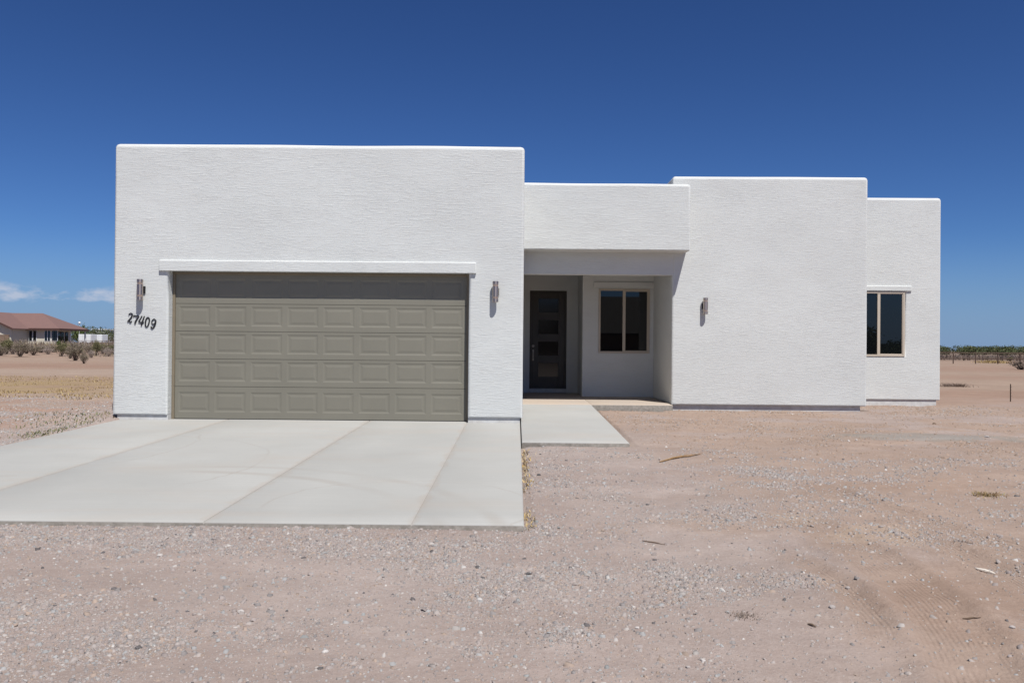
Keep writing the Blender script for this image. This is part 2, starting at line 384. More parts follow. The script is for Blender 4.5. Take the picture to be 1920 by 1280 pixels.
# ------------------------------------------------------------------ terrain
def drive_z(Y): return -0.019 * (13.55 - Y)
def walk_z(Y): return 0.088 - 0.0205 * (16.72 - Y)
def gz(x, Y):
    """mean ground height"""
    x = np.asarray(x, float); Y = np.asarray(Y, float)
    z = np.interp(Y, [-50, 0, 4.5, 6.3, 11.0, 14, 17.1, 20, 26, 60, 300], [-.20, -.18, -.17, -.155, -.075, -.035, -.016, -.055, -.10, -.10, -.1])
    left = sstep(-6.0, -7.0, x) * sstep(5.5, 9, Y) * (1 - sstep(17, 26, Y))
    z = z * (1 - left) + left * np.interp(Y, [5, 8, 12, 13.0, 16, 22], [-.15, -.115, -.01, .085, .09, -.02])
    pad = sstep(55, 122, Y) * sstep(-28, -48, x) * (1 - sstep(190, 320, Y)) * 0.97        # raised pad of the neighbour
    return z + pad
def gz1(x, Y): return float(gz(x, Y))

def axis(fine0, fine1, step, lo, hi, grow=1.12):
    a = list(np.arange(fine0, fine1 + 1e-6, step)); s = step
    p = a[-1]
    while p < hi: s *= grow; p += s; a.append(p)
    s = step; p = a[0]; b = []
    while p > lo: s *= grow; p -= s; b.append(p)
    return np.array(b[::-1] + a)
def build_ground():
    col = None
    xs = axis(-7.5, 10.5, 0.055, -3500, 3500); ys = axis(2.2, 14.0, 0.045, -900, 5000, 1.10)
    X, Y = np.meshgrid(xs, ys); nx, ny = len(xs), len(ys)
    Z = gz(X, Y)
    near = 1 - sstep(60, 160, np.hypot(X, Y))
    Z = Z + near * (0.045 * (fbm(X*0.35, Y*0.35, 3, 3) - 0.5) + 0.030 * (fbm(X*1.6, Y*1.6, 9, 3) - 0.5))
    Z = Z + near * (0.016 * (fbm(X*7, Y*7, 21, 3) - 0.5))
    lump = np.clip(fbm(X*3.1, Y*3.1, 33, 4, 0.6) - 0.55, 0, 1) * (X > 0.4)
    Z = Z + near * 0.05 * lump
    # shallow ruts under the tyre marks
    for (cx, cy, r0, hw, pitch, ya, yb) in TRACKS:
        u = np.abs(np.hypot(X - cx, Y - cy) - r0); k = (1 - sstep(hw*0.7, hw*1.25, u)) * sstep(ya, ya+.6, Y) * (1 - sstep(yb-.8, yb, Y))
        Z = Z - 0.016 * k + 0.020 * np.exp(-((u - hw*1.2)/0.05)**2) * sstep(ya, ya+.6, Y) * (1 - sstep(yb-.8, yb, Y))
    # stay under the slabs
    inD = (X > -6.49) & (X < 0.13) & (Y > 6.36) & (Y < 13.7)
    dz = drive_z(Y)
    Z = np.where(inD, np.minimum(Z, dz - 0.06), Z)
    inW = (X > 0.0) & (X < 1.60) & (Y > 11.0) & (Y < 17.0)
    Z = np.where(inW, np.minimum(Z, -0.12), Z)
    inH = (X > -6.44) & (X < 9.85) & (Y > 13.55) & (Y < 30) & ~((X > 0.2) & (Y < 16.6)) & ~((X > 7.2) & (Y < 19.5)) & ~((X > 3.0) & (Y < 17.15))
    Z = np.where(inH, np.minimum(Z, -0.2), Z)
    # colour of the soil, by place
    n1 = fbm(X*0.22, Y*0.30, 51, 4); n2 = fbm(X*0.9, Y*1.2, 57, 4, 0.6); n3 = fbm(X*0.05, Y*0.12, 63, 4, 0.55); n4 = fbm(X*3, Y*3.5, 69, 3)
    C = lambda *c: np.array(c)[None, None, :]
    grey = C(.398, .332, .293); pale = C(.44, .378, .338); brown = C(.390, .298, .234); red = C(.385, .258, .190); tan = C(.45, .350, .268)
    yel = C(.44, .33, .19); road = C(.47, .37, .29)
    def mixc(a, b, f): return a*(1-f[..., None]) + b*f[..., None]
    col = mixc(grey + 0*X[..., None], pale, sstep(.42, .62, n2)*0.6)
    br = sstep(.46, .60, n1*0.55 + n2*0.45 + 0.10*sstep(1.0, 6.0, X - 0.35*(9-Y)) - 0.13*(1 - sstep(.0, 3.0, X)) )
    br = br * sstep(0.5, 3, X)
    col = mixc(col, brown, br*0.85)
    trk = 0*X
    for (cx, cy, r0, hw, pitch, ya, yb) in TRACKS:
        u = np.abs(np.hypot(X - cx, Y - cy) - r0) + .12*(n2-.5)
        trk = np.maximum(trk, (1 - sstep(hw*.8, hw*1.6, u)) * sstep(ya-.3, ya+.5, Y) * (1 - sstep(yb-.8, yb+.2, Y)))
    col = mixc(col, brown*.95 + 0*X[..., None], trk*.75)
    backr = sstep(10.0, 14.5, Y + 1.5*(n1-.5) + 0.35*(X-3)) * (X > 0.5)
    col = mixc(col, mixc(brown + 0*X[..., None], grey*1.0 + 0*X[..., None], sstep(.5, .62, n2)), backr*0.85)
    far = sstep(18, 24, Y + 4*(n1-.5))
    col = mixc(col, mixc(tan + 0*X[..., None], red + 0*X[..., None], sstep(.36, .66, n3)*.55 + .15), far)
    left = sstep(-6.3, -8.2, X) * sstep(9, 12.5, Y + 2*(n2-.5))
    col = mixc(col, mixc(brown*1.05 + 0*X[..., None], red*1.05 + 0*X[..., None], sstep(.4, .6, n2)), left * (1-far)*0.9)
    L_ = sstep(-6, -9, X)
    wob = (n3-.5)*9 + (n2-.5)*3
    g = sstep(18.2, 21, Y + wob) * (1 - sstep(30, 34, Y + wob)) * L_
    col = mixc(col, yel, g * (0.35 + 0.65*sstep(.38, .6, n2)))
    rd = sstep(32, 35, Y + wob) * (1 - sstep(39, 42, Y+wob)) * L_; col = mixc(col, road, rd*.85)
    rr = sstep(41, 44, Y + wob) * (1 - sstep(50, 54, Y+wob)) * L_; col = mixc(col, red, rr*.75)
    beyond = sstep(95, 135, Y); col = mixc(col, C(.27, .205, .155), beyond * .85)
    col = np.clip(col * (0.94 + 0.12*n4)[..., None], 0, 1)
    def patch(cx, cy, ra, rb, rot, c, f):
        nonlocal col
        u = (X-cx)*math.cos(rot) + (Y-cy)*math.sin(rot); v = -(X-cx)*math.sin(rot) + (Y-cy)*math.cos(rot)
        d = np.sqrt((u/ra)**2 + (v/rb)**2) + 1.3*(n2-.5) + .8*(n4-.5); col = mixc(col, C(*c), (1 - sstep(.55, 1.15, d))*f)
    patch(6.2, 12.4, 1.5, .55, .0, (.29, .29, .262), .65); patch(2.75, 6.35, .42, .34, .3, (.47, .365, .275), .7); patch(2.35, 6.9, .30, .22, 0, (.46, .36, .27), .6)
    patch(2.6, 4.6, .8, .5, 1.2, (.37, .27, .205), .6); patch(1.6, 6.6, .9, .45, .2, (.38, .285, .215), .55); patch(3.4, 8.6, 1.6, .5, -.1, (.39, .29, .222), .6)
    patch(-9.5, 24, 2.2, 1.5, 0, (.50, .44, .37), .6); patch(-8.5, 17.5, 1.6, .9, 0, (.47, .38, .31), .5)
    col = col * np.array([.765, .755, .775]) * (1 - .12*far)[..., None]
    grit = (0.15 + 0.85*sstep(.40, .62, fbm(X*0.8+5, Y*1.0, 77, 4, 0.6))) * (1 - 0.55*br) * (1 - far)
    v = np.stack([X, Y, Z], -1).reshape(-1, 3).astype(np.float32)
    i = np.arange(nx*ny).reshape(ny, nx)
    q = np.stack([i[:-1, :-1], i[:-1, 1:], i[1:, 1:], i[1:, :-1]], -1).reshape(-1, 4)
    me = np_mesh('ground', v, q)
    set_col(me, 'tone', np.concatenate([col.reshape(-1, 3), np.ones((nx*ny, 1))], 1))
    a = me.attributes.new('grit', 'FLOAT', 'POINT'); a.data.foreach_set('value', grit.reshape(-1).astype(np.float32))
    me.polygons.foreach_set('use_smooth', np.ones(len(q), bool))
    o = link('ground', me, MATS['ground'], kind='structure')
    return xs, ys, Z
def np_mesh(name, v, q):
    me = bpy.data.meshes.new(name); k = q.shape[1]
    me.vertices.add(len(v)); me.vertices.foreach_set('co', np.asarray(v, np.float32).reshape(-1))
    me.loops.add(q.size); me.loops.foreach_set('vertex_index', q.reshape(-1).astype(np.int32))
    me.polygons.add(len(q)); me.polygons.foreach_set('loop_start', (np.arange(len(q))*k).astype(np.int32))
    try: me.polygons.foreach_set('loop_total', np.full(len(q), k, np.int32))
    except Exception: pass
    me.update(calc_edges=True); me.validate(); return me
def set_col(me, name, c):
    a = me.attributes.new(name, 'FLOAT_COLOR', 'POINT'); a.data.foreach_set('color', np.asarray(c, np.float32).reshape(-1))
GX, GY, GZ = build_ground()
def surf(x, y):
    """height of the built ground mesh"""
    x = np.atleast_1d(np.asarray(x, float)); y = np.atleast_1d(np.asarray(y, float))
    i = np.clip(np.searchsorted(GX, x) - 1, 0, len(GX)-2); j = np.clip(np.searchsorted(GY, y) - 1, 0, len(GY)-2)
    fx = (x - GX[i])/(GX[i+1]-GX[i]); fy = (y - GY[j])/(GY[j+1]-GY[j])
    return (GZ[j, i]*(1-fx)+GZ[j, i+1]*fx)*(1-fy) + (GZ[j+1, i]*(1-fx)+GZ[j+1, i+1]*fx)*fy
def surf1(x, y): return float(surf(x, y)[0])

# ------------------------------------------------------------------ slabs
def slab(name, xbreaks, Y0, Y1, zf, depth, mat, ny=24, joints=(), edge_r=0.012):
    """concrete slab extruded along Y with tooled grooves at the joints"""
    prof = []          # (x, dz) across the top
    xs = [xbreaks[0]] + sorted(joints) + [xbreaks[1]]
    prof += [(xs[0], -edge_r), (xs[0] + edge_r*0.4, -edge_r*0.3), (xs[0] + edge_r, 0)]
    for a, b in zip(xs[:-1], xs[1:]):
        n = max(2, int((b - a)/0.5))
        for k in range(1, n): prof.append((a + (b-a)*k/n, 0))
        if b != xs[-1]: prof += [(b-.010, 0), (b-.004, -.003), (b-.002, -.008), (b+.002, -.008), (b+.004, -.003), (b+.010, 0)]
    prof += [(xs[-1] - edge_r, 0), (xs[-1] - edge_r*0.4, -edge_r*0.3), (xs[-1], -edge_r)]
    prof = [(xs[0], -depth)] + prof + [(xs[-1], -depth)]
    Ys = [Y0, Y0 + edge_r*0.4, Y0 + edge_r] + list(np.linspace(Y0 + edge_r, Y1, ny))[1:]
    drop = [edge_r, edge_r*0.3, 0] + [0]*(ny-1)
    mb = MB(); m = len(prof); vs = []
    for Yv, dr in zip(Ys, drop):
        for (x, dz) in prof:
            z = zf(Yv) + dz - (dr if dz > -depth*0.9 else 0)
            w = 0.004*(float(vnoise(x*0.7, Yv*0.7, 4)) - .5) if dz > -depth*0.9 else 0
            vs.append((x, Yv, z + w))
    fs = [(j*m+i+1, j*m+i, (j+1)*m+i, (j+1)*m+i+1)[::-1] for j in range(len(Ys)-1) for i in range(m-1)]
    fs.append(tuple(range(m))[::-1])
    fs = [f[::-1] for f in fs]
    mb.add(vs, fs)
    me = mb.mesh(name); bm = bmesh.new(); bm.from_mesh(me); bmesh.ops.recalc_face_normals(bm, faces=bm.faces); bm.to_mesh(me); bm.free()
    o = link(name, me, mat, smooth=35, kind='structure'); me.materials.append(MATS['form_edge'])
    for p in me.polygons:
        if abs(p.normal.z) < .3 and (max(me.vertices[i].co.z for i in p.vertices) - min(me.vertices[i].co.z for i in p.vertices)) > .05: p.material_index = 1
    return o
slab('driveway', (-6.50, 0.073), 6.43, 13.72, drive_z, 0.16, MATS['concrete'], joints=(-0.80, -2.42, -4.76))
slab('walkway', (0.085, 1.53), 11.10, 16.70, walk_z, 0.16, MATS['concrete'])
slab('porch_slab', (0.12, 3.17), 16.72, 20.9, lambda Y: 0.097, 0.2, MATS['porch'], joints=(1.53,))

# ------------------------------------------------------------------ house
HC = (1.7, 13.5, -0.05)
house = empty('stucco_house', HC, label='new white stucco flat roofed house with taupe double garage door and recessed front porch', cat='house')
def refine(b, step=0.45):
    out = [b[0]]
    for a, c in zip(b[:-1], b[1:]):
        n = max(1, int(round((c-a)/step)))
        out += [a + (c-a)*k/n for k in range(1, n+1)]
    return out
def block(name, xb, yb, zb, solid, mat, parent, top_r=0.07, side_r=0.04, wob=0.007, seed=0, step=0.45, label=None, keep=None):
    """shell of the solid cells of a grid, edges rounded by weight"""
    xb, yb, zb = refine(xb, step), refine(yb, 1.2), refine(zb, step)
    nx, ny, nz = len(xb)-1, len(yb)-1, len(zb)-1
    cell = lambda i, j, k: 0 <= i < nx and 0 <= j < ny and 0 <= k < nz and solid((xb[i]+xb[i+1])/2, (yb[j]+yb[j+1])/2, (zb[k]+zb[k+1])/2)
    vid = {}; vs = []; fs = []
    def V(i, j, k):
        if (i, j, k) not in vid: vid[(i, j, k)] = len(vs); vs.append((xb[i], yb[j], zb[k]))
        return vid[(i, j, k)]
    for i in range(nx):
        for j in range(ny):
            for k in range(nz):
                if not cell(i, j, k): continue
                if not cell(i-1, j, k): fs.append((V(i,j,k), V(i,j,k+1), V(i,j+1,k+1), V(i,j+1,k)))
                if not cell(i+1, j, k): fs.append((V(i+1,j,k), V(i+1,j+1,k), V(i+1,j+1,k+1), V(i+1,j,k+1)))
                if not cell(i, j-1, k): fs.append((V(i,j,k), V(i+1,j,k), V(i+1,j,k+1), V(i,j,k+1)))
                if not cell(i, j+1, k): fs.append((V(i,j+1,k), V(i,j+1,k+1), V(i+1,j+1,k+1), V(i+1,j+1,k)))
                if not cell(i, j, k-1): fs.append((V(i,j,k), V(i,j+1,k), V(i+1,j+1,k), V(i+1,j,k)))
                if not cell(i, j, k+1): fs.append((V(i,j,k+1), V(i+1,j,k+1), V(i+1,j+1,k+1), V(i,j+1,k+1)))
    ztop = zb[-1]
    me = bpy.data.meshes.new(name); me.from_pydata(vs, [], fs); me.update()
    bm = bmesh.new(); bm.from_mesh(me)
    bw = bm.edges.layers.float.new('bevel_weight_edge')
    for e in bm.edges:
        if len(e.link_faces) != 2: continue
        if e.calc_face_angle(0) < 0.5 or not e.is_convex: continue
        z0, z1 = e.verts[0].co.z, e.verts[1].co.z
        if min(z0, z1) > ztop - 1e-4: e[bw] = 1.0
        else: e[bw] = side_r/top_r if abs(z0-z1) > 1e-4 else 0.3*side_r/top_r
    for v in bm.verts:                                        # hand-floated unevenness
        x, y, z = v.co
        n = float(vnoise(x*1.1 + y*.7 + seed, z*1.3 + y*.5, 5 + seed)) - .5
        n2 = float(vnoise(x*0.8 + y*.9 + seed*3, z*0.9, 15 + seed)) - .5
        v.co.z += (2.2*wob*n2 if z > ztop - 1e-4 else 0)
        if z > 0.5: v.co.y += wob*n*0.8; v.co.x += wob*n2*0.8
    bm.to_mesh(me); bm.free()
    o = link(name, me, mat, parent, smooth=50)
    b = o.modifiers.new('bevel', 'BEVEL'); b.width = top_r; b.segments = 4; b.limit_method = 'WEIGHT'
    if label: o['label'] = label
    return o
ZS = 0.09       # weep screed level
ST = MATS['stucco']
X0, X1, OP0, OP1 = -6.605, 0.11, -5.70, -0.783
def sol_garage(x, y, z):
    if OP0 < x < OP1 and z < 2.44 and y < 13.80: return False
    inside = X0 + .22 < x < X1 - .22 and 13.80 < y < 20.5
    if inside and z > 3.95: return False
    return True
block('wall', [X0, X0+.22, OP0, OP1, X1-.22, X1], [13.5, 13.80, 20.5, 20.8], [ZS, 2.44, 3.95, 4.525], sol_garage, ST, house, seed=1)
def sol_bed(x, y, z): return not (3.45 < x < 7.0 and 17.35 < y < 26 and z > 4.15)
block('wall', [3.212, 3.45, 7.0, 7.24], [17.1, 17.35, 26, 26.3], [ZS, 4.15, 4.812], sol_bed, ST, house, seed=2)
WX0, WX1, WZ0, WZ1 = 7.885, 9.10, 1.094, 2.615
def sol_side(x, y, z):
    if WX0 < x < WX1 and WZ0 < z < WZ1 and y < 19.50: return False
    return not (7.5 < x < 9.7 and 19.65 < y < 25.4 and z > 4.15)
block('wall', [7.20, 7.5, WX0, WX1, 9.7, 9.94], [19.42, 19.50, 19.65, 25.4, 25.7], [ZS, WZ0, WZ1, 4.15, 4.828], sol_side, ST, house, seed=3)
# porch: header wall flush with the bedroom front, deep beam in front of it
block('wall', [0.06, 3.30], [17.103, 17.33], [2.752, 4.40], lambda x, y, z: True, ST, house, top_r=0.03, side_r=0.02, seed=4)
block('beam', [0.03, 3.49], [16.64, 17.35], [3.214, 4.556], lambda x, y, z: True, ST, house, top_r=0.06, side_r=0.045, seed=5)
PX0, PX1, PZ0, PZ1 = 1.925, 3.121, 1.116, 2.624
def sol_porch(x, y, z): return not (PX0 < x < PX1 and PZ0 < z < PZ1 and y < 19.48)
block('wall', [1.547, PX0, PX1, 3.28], [19.40, 19.48, 21.0], [ZS, PZ0, PZ1, 3.10], sol_porch, ST, house, wob=0.003, top_r=.02, side_r=.02, seed=6)
DX0, DX1, DZ0, DZ1 = 0.335, 1.262, 0.10, 2.665
def sol_entry(x, y, z): return not (DX0 < x < DX1 and z < DZ1 and y < 20.95)
block('wall', [0.05, DX0, DX1, 1.60], [20.80, 20.95, 21.1], [ZS, DZ1, 3.10], sol_entry, ST, house, wob=0.003, top_r=.02, side_r=.02, seed=7)
MB().box(0.06, 3.30, 17.31, 21.1, 3.04, 3.12).build('ceiling', MATS['trim'], house)
MB().box(0.06, 3.30, 17.30, 26.0, 4.02, 4.12).build('roof', MATS['sheet'], house)
# body of the house behind the porch
MB().box(-6.30, 7.3, 21.0, 26.0, ZS, 4.05).build('wall', ST, house)
# stem walls
SB = -0.25
for (x0, x1, y0, y1, z1) in ((X0+.07, OP0-.002, 13.53, 20.7, ZS+.01), (OP1+.002, X1-.04, 13.53, 20.7, ZS+.01), (3.24, 7.13, 17.16, 26.2, ZS+.01),
                             (7.152, 9.86, 19.45, 25.6, ZS+.01), (1.58, 3.238, 19.43, 21.0, ZS+.005)):
    MB().box(x0, x1, y0, y1, SB, z1).build('foundation', MATS['stem'], house, bevel=0.006)
for (x0, x1, y) in ((X0+.01, OP0-.01, 13.508), (OP1+.01, X1-.01, 13.508), (3.225, 7.22, 17.108), (7.26, 9.92, 19.428)):
    MB().box(x0, x1, y, y+.03, ZS-.008, ZS+.004).build('weep_screed', MATS['mesh_screed'], house)

# lintel trims
def lintel(x0, x1, y, z0, z1, p=0.035, seed=0):
    b = block('lintel', [x0, x1], [y-p, y+.03], [z0, z1], lambda *a: True, MATS['stucco'], house, top_r=0.018, side_r=0.012, wob=0.003, seed=seed)
lintel(-5.85, -0.665, 13.5, 2.437, 2.615, 0.040, 21)
lintel(1.80, 3.232, 19.40, 2.645, 2.785, 0.035, 22)
lintel(7.246, 9.25, 19.42, 2.632, 2.748, 0.035, 23)

# garage door: five sections of eight raised panels
GDY = 13.69
gd = MB()
gd.box(OP0+.001, OP0+.045, GDY-.035, GDY-.002, drive_z(13.6), 2.435); gd.box(OP1-.045, OP1-.001, GDY-.035, GDY-.002, drive_z(13.6), 2.435)
gd.box(OP0+.046, OP1-.046, GDY-.035, GDY-.002, 2.395, 2.435)
gdoor = gd.build('garage_door', MATS['jambpaint'], house, bevel=0.004)
def door_section(z0, z1, pz0, pz1):
    mb = MB(); x0, x1 = OP0 + .047, OP1 - .047; y = GDY - .012
    pitch = 0.598; c0 = (x0+x1)/2 - 3.5*pitch; hw = 0.258
    xsb = [x0]; 
    for k in range(8): xsb += [c0 + k*pitch - hw, c0 + k*pitch + hw]
    xsb.append(x1)
    def q(a, b, c, d): mb.add([a, b, c, d], [(0, 1, 2, 3)])
    # rails and stiles
    z0 += .003; z1 -= .003
    q((x0,y,z0),(x1,y,z0),(x1,y,pz0),(x0,y,pz0)); q((x0,y,pz1),(x1,y,pz1),(x1,y,z1),(x0,y,z1))
    for k in range(0, len(xsb), 2): q((xsb[k],y,pz0),(xsb[k+1],y,pz0),(xsb[k+1],y,pz1),(xsb[k],y,pz1))
    r = .012
    q((x0,y+.03,z0+0),(x1,y+.03,z0),(x1,y,z0),(x0,y,z0)); q((x0,y,z1),(x1,y,z1),(x1,y+.03,z1),(x0,y+.03,z1))
    q((x0,y+.03,z0),(x0,y,z0),(x0,y,z1),(x0,y+.03,z1)); q((x1,y,z0),(x1,y+.03,z0),(x1,y+.03,z1),(x1,y,z1))
    for k in range(8):
        a, b = xsb[1+2*k], xsb[2+2*k]
        rings = [(0, 0), (.016, .0038), (.028, .0054), (.038, .0054), (.074, .0012)]
        prev = None
        for (ins, dp) in rings:
            ring = [(a+ins, y+dp, pz0+ins), (b-ins, y+dp, pz0+ins), (b-ins, y+dp, pz1-ins), (a+ins, y+dp, pz1-ins)]
            if prev:
                for i in range(4): q(prev[i], prev[(i+1) % 4], ring[(i+1) % 4], ring[i])
            prev = ring
        q(*prev)
    o = mb.build('door_section', MATS['garage'], gdoor); return o
zz = 0.012; hts = [.531, .457, .457, .457, .500]
for i, h in enumerate(hts):
    lo, hi = (.108, .332) if i == 0 else (.086, .325)
    door_section(zz, zz + h, zz + lo, zz + lo + hi); zz += h
MB().box(OP0+.05, OP1-.05, GDY-.018, GDY+.02, -0.006, 0.014).build('bottom_seal', MATS['rubber'], gdoor)
MB().box(OP0+.04, OP1-.04, GDY+.018, GDY+.03, 0.0, 2.42).build('backing', MATS['rubber'], gdoor)

# windows
def window(x0, x1, z0, z1, y, label):
    mb = MB(); w = .045; d = .05; yf = y - .012
    for (a, b, c, e_) in ((x0, x1, z1-w, z1), (x0, x1, z0, z0+w)): mb.box(a, b, yf, yf+d, c, e_)
    for (a, b) in ((x0, x0+w), (x1-w, x1)): mb.box(a, b, yf+.001, yf+d-.001, z0+w, z1-w)
    fr = mb.build('window', MATS['vinyl'], house, bevel=.004); fr['label'] = label
    m = (x0+x1)/2
    MB().box(m-.033, m+.033, yf+.006, yf+d, z0+w, z1-w).build('mullion', MATS['vinyl'], fr, bevel=.003)
    MB().box(x0+w, m-.033, yf+.030, yf+.036, z0+w, z1-w).build('pane', MATS['glass'], fr)
    s = MB()
    for (a, b, c, e_) in ((m+.033, x1-w, z1-w-.018, z1-w), (m+.033, x1-w, z0+w, z0+w+.018)): s.box(a, b, yf+.012, yf+.04, c, e_)
    s.box(x1-w-.018, x1-w, yf+.013, yf+.039, z0+w+.018, z1-w-.018)
    s.build('sash', MATS['vinyl'], fr, bevel=.002)
    MB().box(m+.033, x1-w-.018, yf+.024, yf+.030, z0+w+.018, z1-w-.018).build('pane', MATS['glass'], fr)
window(PX0, PX1, PZ0, PZ1, 19.40, 'tan framed two pane window inside the porch')
window(WX0, WX1, WZ0, WZ1, 19.42, 'tan framed two pane window on the set back right wing')

# front door
fd = MB(); y = 20.84
fd.box(DX0, DX0+.045, y-.03, y+.08, .10, DZ1-.002); fd.box(DX1-.045, DX1, y-.03, y+.08, .10, DZ1-.002); fd.box(DX0+.045, DX1-.045, y-.03, y+.08, DZ1-.047, DZ1-.002)
a, b, z0, z1 = DX0+.047, DX1-.047, .205, DZ1-.05
lites = [(2.116 - .54*k, 2.463 - .54*k) for k in range(4)]; lx0, lx1 = 0.555, 1.055
zb_ = [z0]; 
for (p, q_) in lites[::-1]: zb_ += [p, q_]
zb_.append(z1)
for k in range(0, len(zb_), 2): fd.box(lx0, lx1, y, y+.045, zb_[k], zb_[k+1])
fd.box(a, lx0-.0005, y+.0005, y+.045, z0, z1); fd.box(lx1+.0005, b, y+.0005, y+.045, z0, z1)
fdo = fd.build('front_door', MATS['door'], house, bevel=.004)
for (p, q_) in lites:
    MB().box(lx0, lx1, y+.018, y+.028, p, q_).build('glass_lite', MATS['lite'], fdo)
    m_ = MB()
    for (u0, u1, v0, v1) in ((lx0-.02, lx1+.02, q_, q_+.02), (lx0-.02, lx1+.02, p-.02, p), (lx0-.02, lx0, p, q_), (lx1, lx1+.02, p, q_)): m_.box(u0, u1, y-.010, y-.001, v0, v1)
    m_.build('lite_moulding', MATS['door'], fdo, bevel=.003)
hx = 0.425
hd = MB(); hd.tube((hx, y, 1.27), (hx, y-.03, 1.27), .032, .028, 16); hd.tube((hx, y-.03, 1.27), (hx, y-.036, 1.27), .012, .01, 10)
hd.box(hx-.02, hx+.02, y-.012, y, 0.90, 1.18); hd.tube((hx, y-.005, 1.13), (hx, y-.055, 1.12), .009, .009, 8); hd.tube((hx, y-.055, 1.12), (hx, y-.06, .95), .010, .009, 8); hd.tube((hx, y-.06, .95), (hx, y-.005, .93), .009, .009, 8)
hd.build('handle', MATS['nickel'], fdo, bevel=.002)
MB().box(DX0, DX1, 20.76, 20.90, .10, .20).build('threshold', MATS['stem'], fdo, bevel=.006)

# ------------------------------------------------------------------ wall lights
def wall_light(x, yw, zc, label):
    t = empty('wall_light', (x, yw, zc), label=label, cat='wall light', group='wall lights on the house front')
    ax = yw - .080; r = .050; hh = .168
    MB().lathe((x, ax, zc), [(r-.012, -hh+.03), (r-.004, -hh), (r, -hh), (r, -hh+.052)], 32).build('lower_cap', MATS['steel'], t, smooth=40)
    MB().lathe((x, ax, zc), [(r, -.086), (r, .086)], 32).build('housing', MATS['steel'], t, smooth=40)
    MB().lathe((x, ax, zc), [(r, hh-.052), (r, hh), (r-.004, hh), (r-.012, hh-.03)], 32).build('upper_cap', MATS['steel'], t, smooth=40)
    for s in (-1, 1):
        zc_ = zc + s*.1015
        MB().lathe((x, ax, zc_), [(r-.008, -.016), (r-.008, .016)], 28).build('light_ring', MATS['band'], t, smooth=40)
        MB().lathe((x, ax, zc_), [(r-.001, -.0025), (r-.001, .0025)], 28).build('louvre', MATS['steel'], t, smooth=40)
    MB().box(x-.022, x+.022, ax+.035, yw-.02, zc-.035, zc+.035).box(x-.058, x+.058, yw-.022, yw+.004, zc-.060, zc+.060).build('wall_plate', MATS['black'], t, bevel=.004)
wall_light(-6.135, 13.5, 2.122, 'steel cylinder wall light above the house number left of the garage door')
wall_light(-0.346, 13.5, 2.137, 'steel cylinder wall light between the garage door and the porch')
wall_light(3.885, 17.1, 2.118, 'steel cylinder wall light on the blank wall right of the porch')

# ------------------------------------------------------------------ house number 27409
def stroke(mb, pts, w, y0, y1, T):
    """brush stroke: polyline of (u, v, width) swept flat with thickness"""
    P = []
    for k in range(len(pts)-1):      # catmull-rom
        p0 = pts[max(0, k-1)]; p1 = pts[k]; p2 = pts[k+1]; p3 = pts[min(len(pts)-1, k+2)]
        for s in range(6):
            t = s/6; P.append([0.5*((2*p1[i]) + (-p0[i]+p2[i])*t + (2*p0[i]-5*p1[i]+4*p2[i]-p3[i])*t*t + (-p0[i]+3*p1[i]-3*p2[i]+p3[i])*t**3) for i in range(3)])
    P.append(list(pts[-1])); vs = []; n = len(P)
    for k, (u, v, ww) in enumerate(P):
        a = P[max(0, k-1)]; b = P[min(n-1, k+1)]; du, dv = (b[0]-a[0])*W_, (b[1]-a[1])*H_; l = math.hypot(du, dv) or 1      # widths in metres
        nu, nv = -dv/l*ww*w/2/W_, du/l*ww*w/2/H_
        for (uu, vv) in ((u+nu, v+nv), (u-nu, v-nv)):
            x, z = T(uu, vv); vs += [(x, y0, z), (x, y1, z)]
    fs = []
    for k in range(n-1):
        i = 4*k; j = i+4
        fs += [(i, i+2, j+2, j), (i+1, j+1, j+3, i+3), (i, j, j+1, i+1), (i+2, i+3, j+3, j+2)]
    fs += [(0, 1, 3, 2), (4*n-4, 4*n-2, 4*n-1, 4*n-3)]
    mb.add(vs, fs)
DIG = {
 '2': [[(.10,.74,.9),(.16,.93,.8),(.42,1.0,1.0),(.68,.92,1.5),(.68,.68,1.7),(.45,.42,1.5),(.18,.20,1.1),(.02,.06,.9)], [(.02,.05,1.0),(.22,.15,1.2),(.45,.08,1.5),(.66,.04,1.2),(.80,.20,.6)]],
 '7': [[(-.22,.76,.7),(-.16,.90,1.0),(.30,.90,1.3),(.90,.92,1.0)], [(.90,.92,.9),(.58,.60,1.5),(.36,.30,1.8),(.28,.02,1.9)]],
 '4': [[(.50,1.0,1.0),(.28,.66,1.1),(.06,.38,1.1)], [(.04,.35,1.2),(.45,.31,1.2),(1.0,.35,1.0)], [(.94,1.02,1.0),(.82,.66,1.5),(.72,.34,1.8),(.64,-.02,1.8)]],
 '0': [[(.50,1.0,1.0),(.24,.88,1.4),(.10,.52,1.7),(.16,.16,1.4),(.38,.0,1.0),(.66,.12,1.3),(.82,.50,1.6),(.76,.86,1.3),(.50,1.0,1.0)]],
 '9': [[(.74,.88,1.0),(.50,1.0,1.0),(.20,.88,1.1),(.10,.62,1.1),(.34,.44,.9),(.64,.56,.9),(.80,.80,.9)], [(.80,.92,1.0),(.84,.62,1.6),(.68,.26,1.6),(.38,.02,1.4),(.14,.08,1.5),(.10,.22,1.2)]],
}
hn = empty('house_number', (-6.1, 13.49, 1.6), label='black slanting house number 27409 on white stucco left of the garage door', cat='house number')
def px(x, y, Yp):     # photo pixel -> (x, z) on the plane Y=Yp (used once, to read sizes off the photograph)
    c, s = math.cos(R(ROLL)), math.sin(R(ROLL)); dx, dy = x-960, y-640
    xr = dx*c + dy*s; yr = -dx*s + dy*c
    return ((xr-8)*Yp/F_PX, CAMZ - (yr-10)*Yp/F_PX)
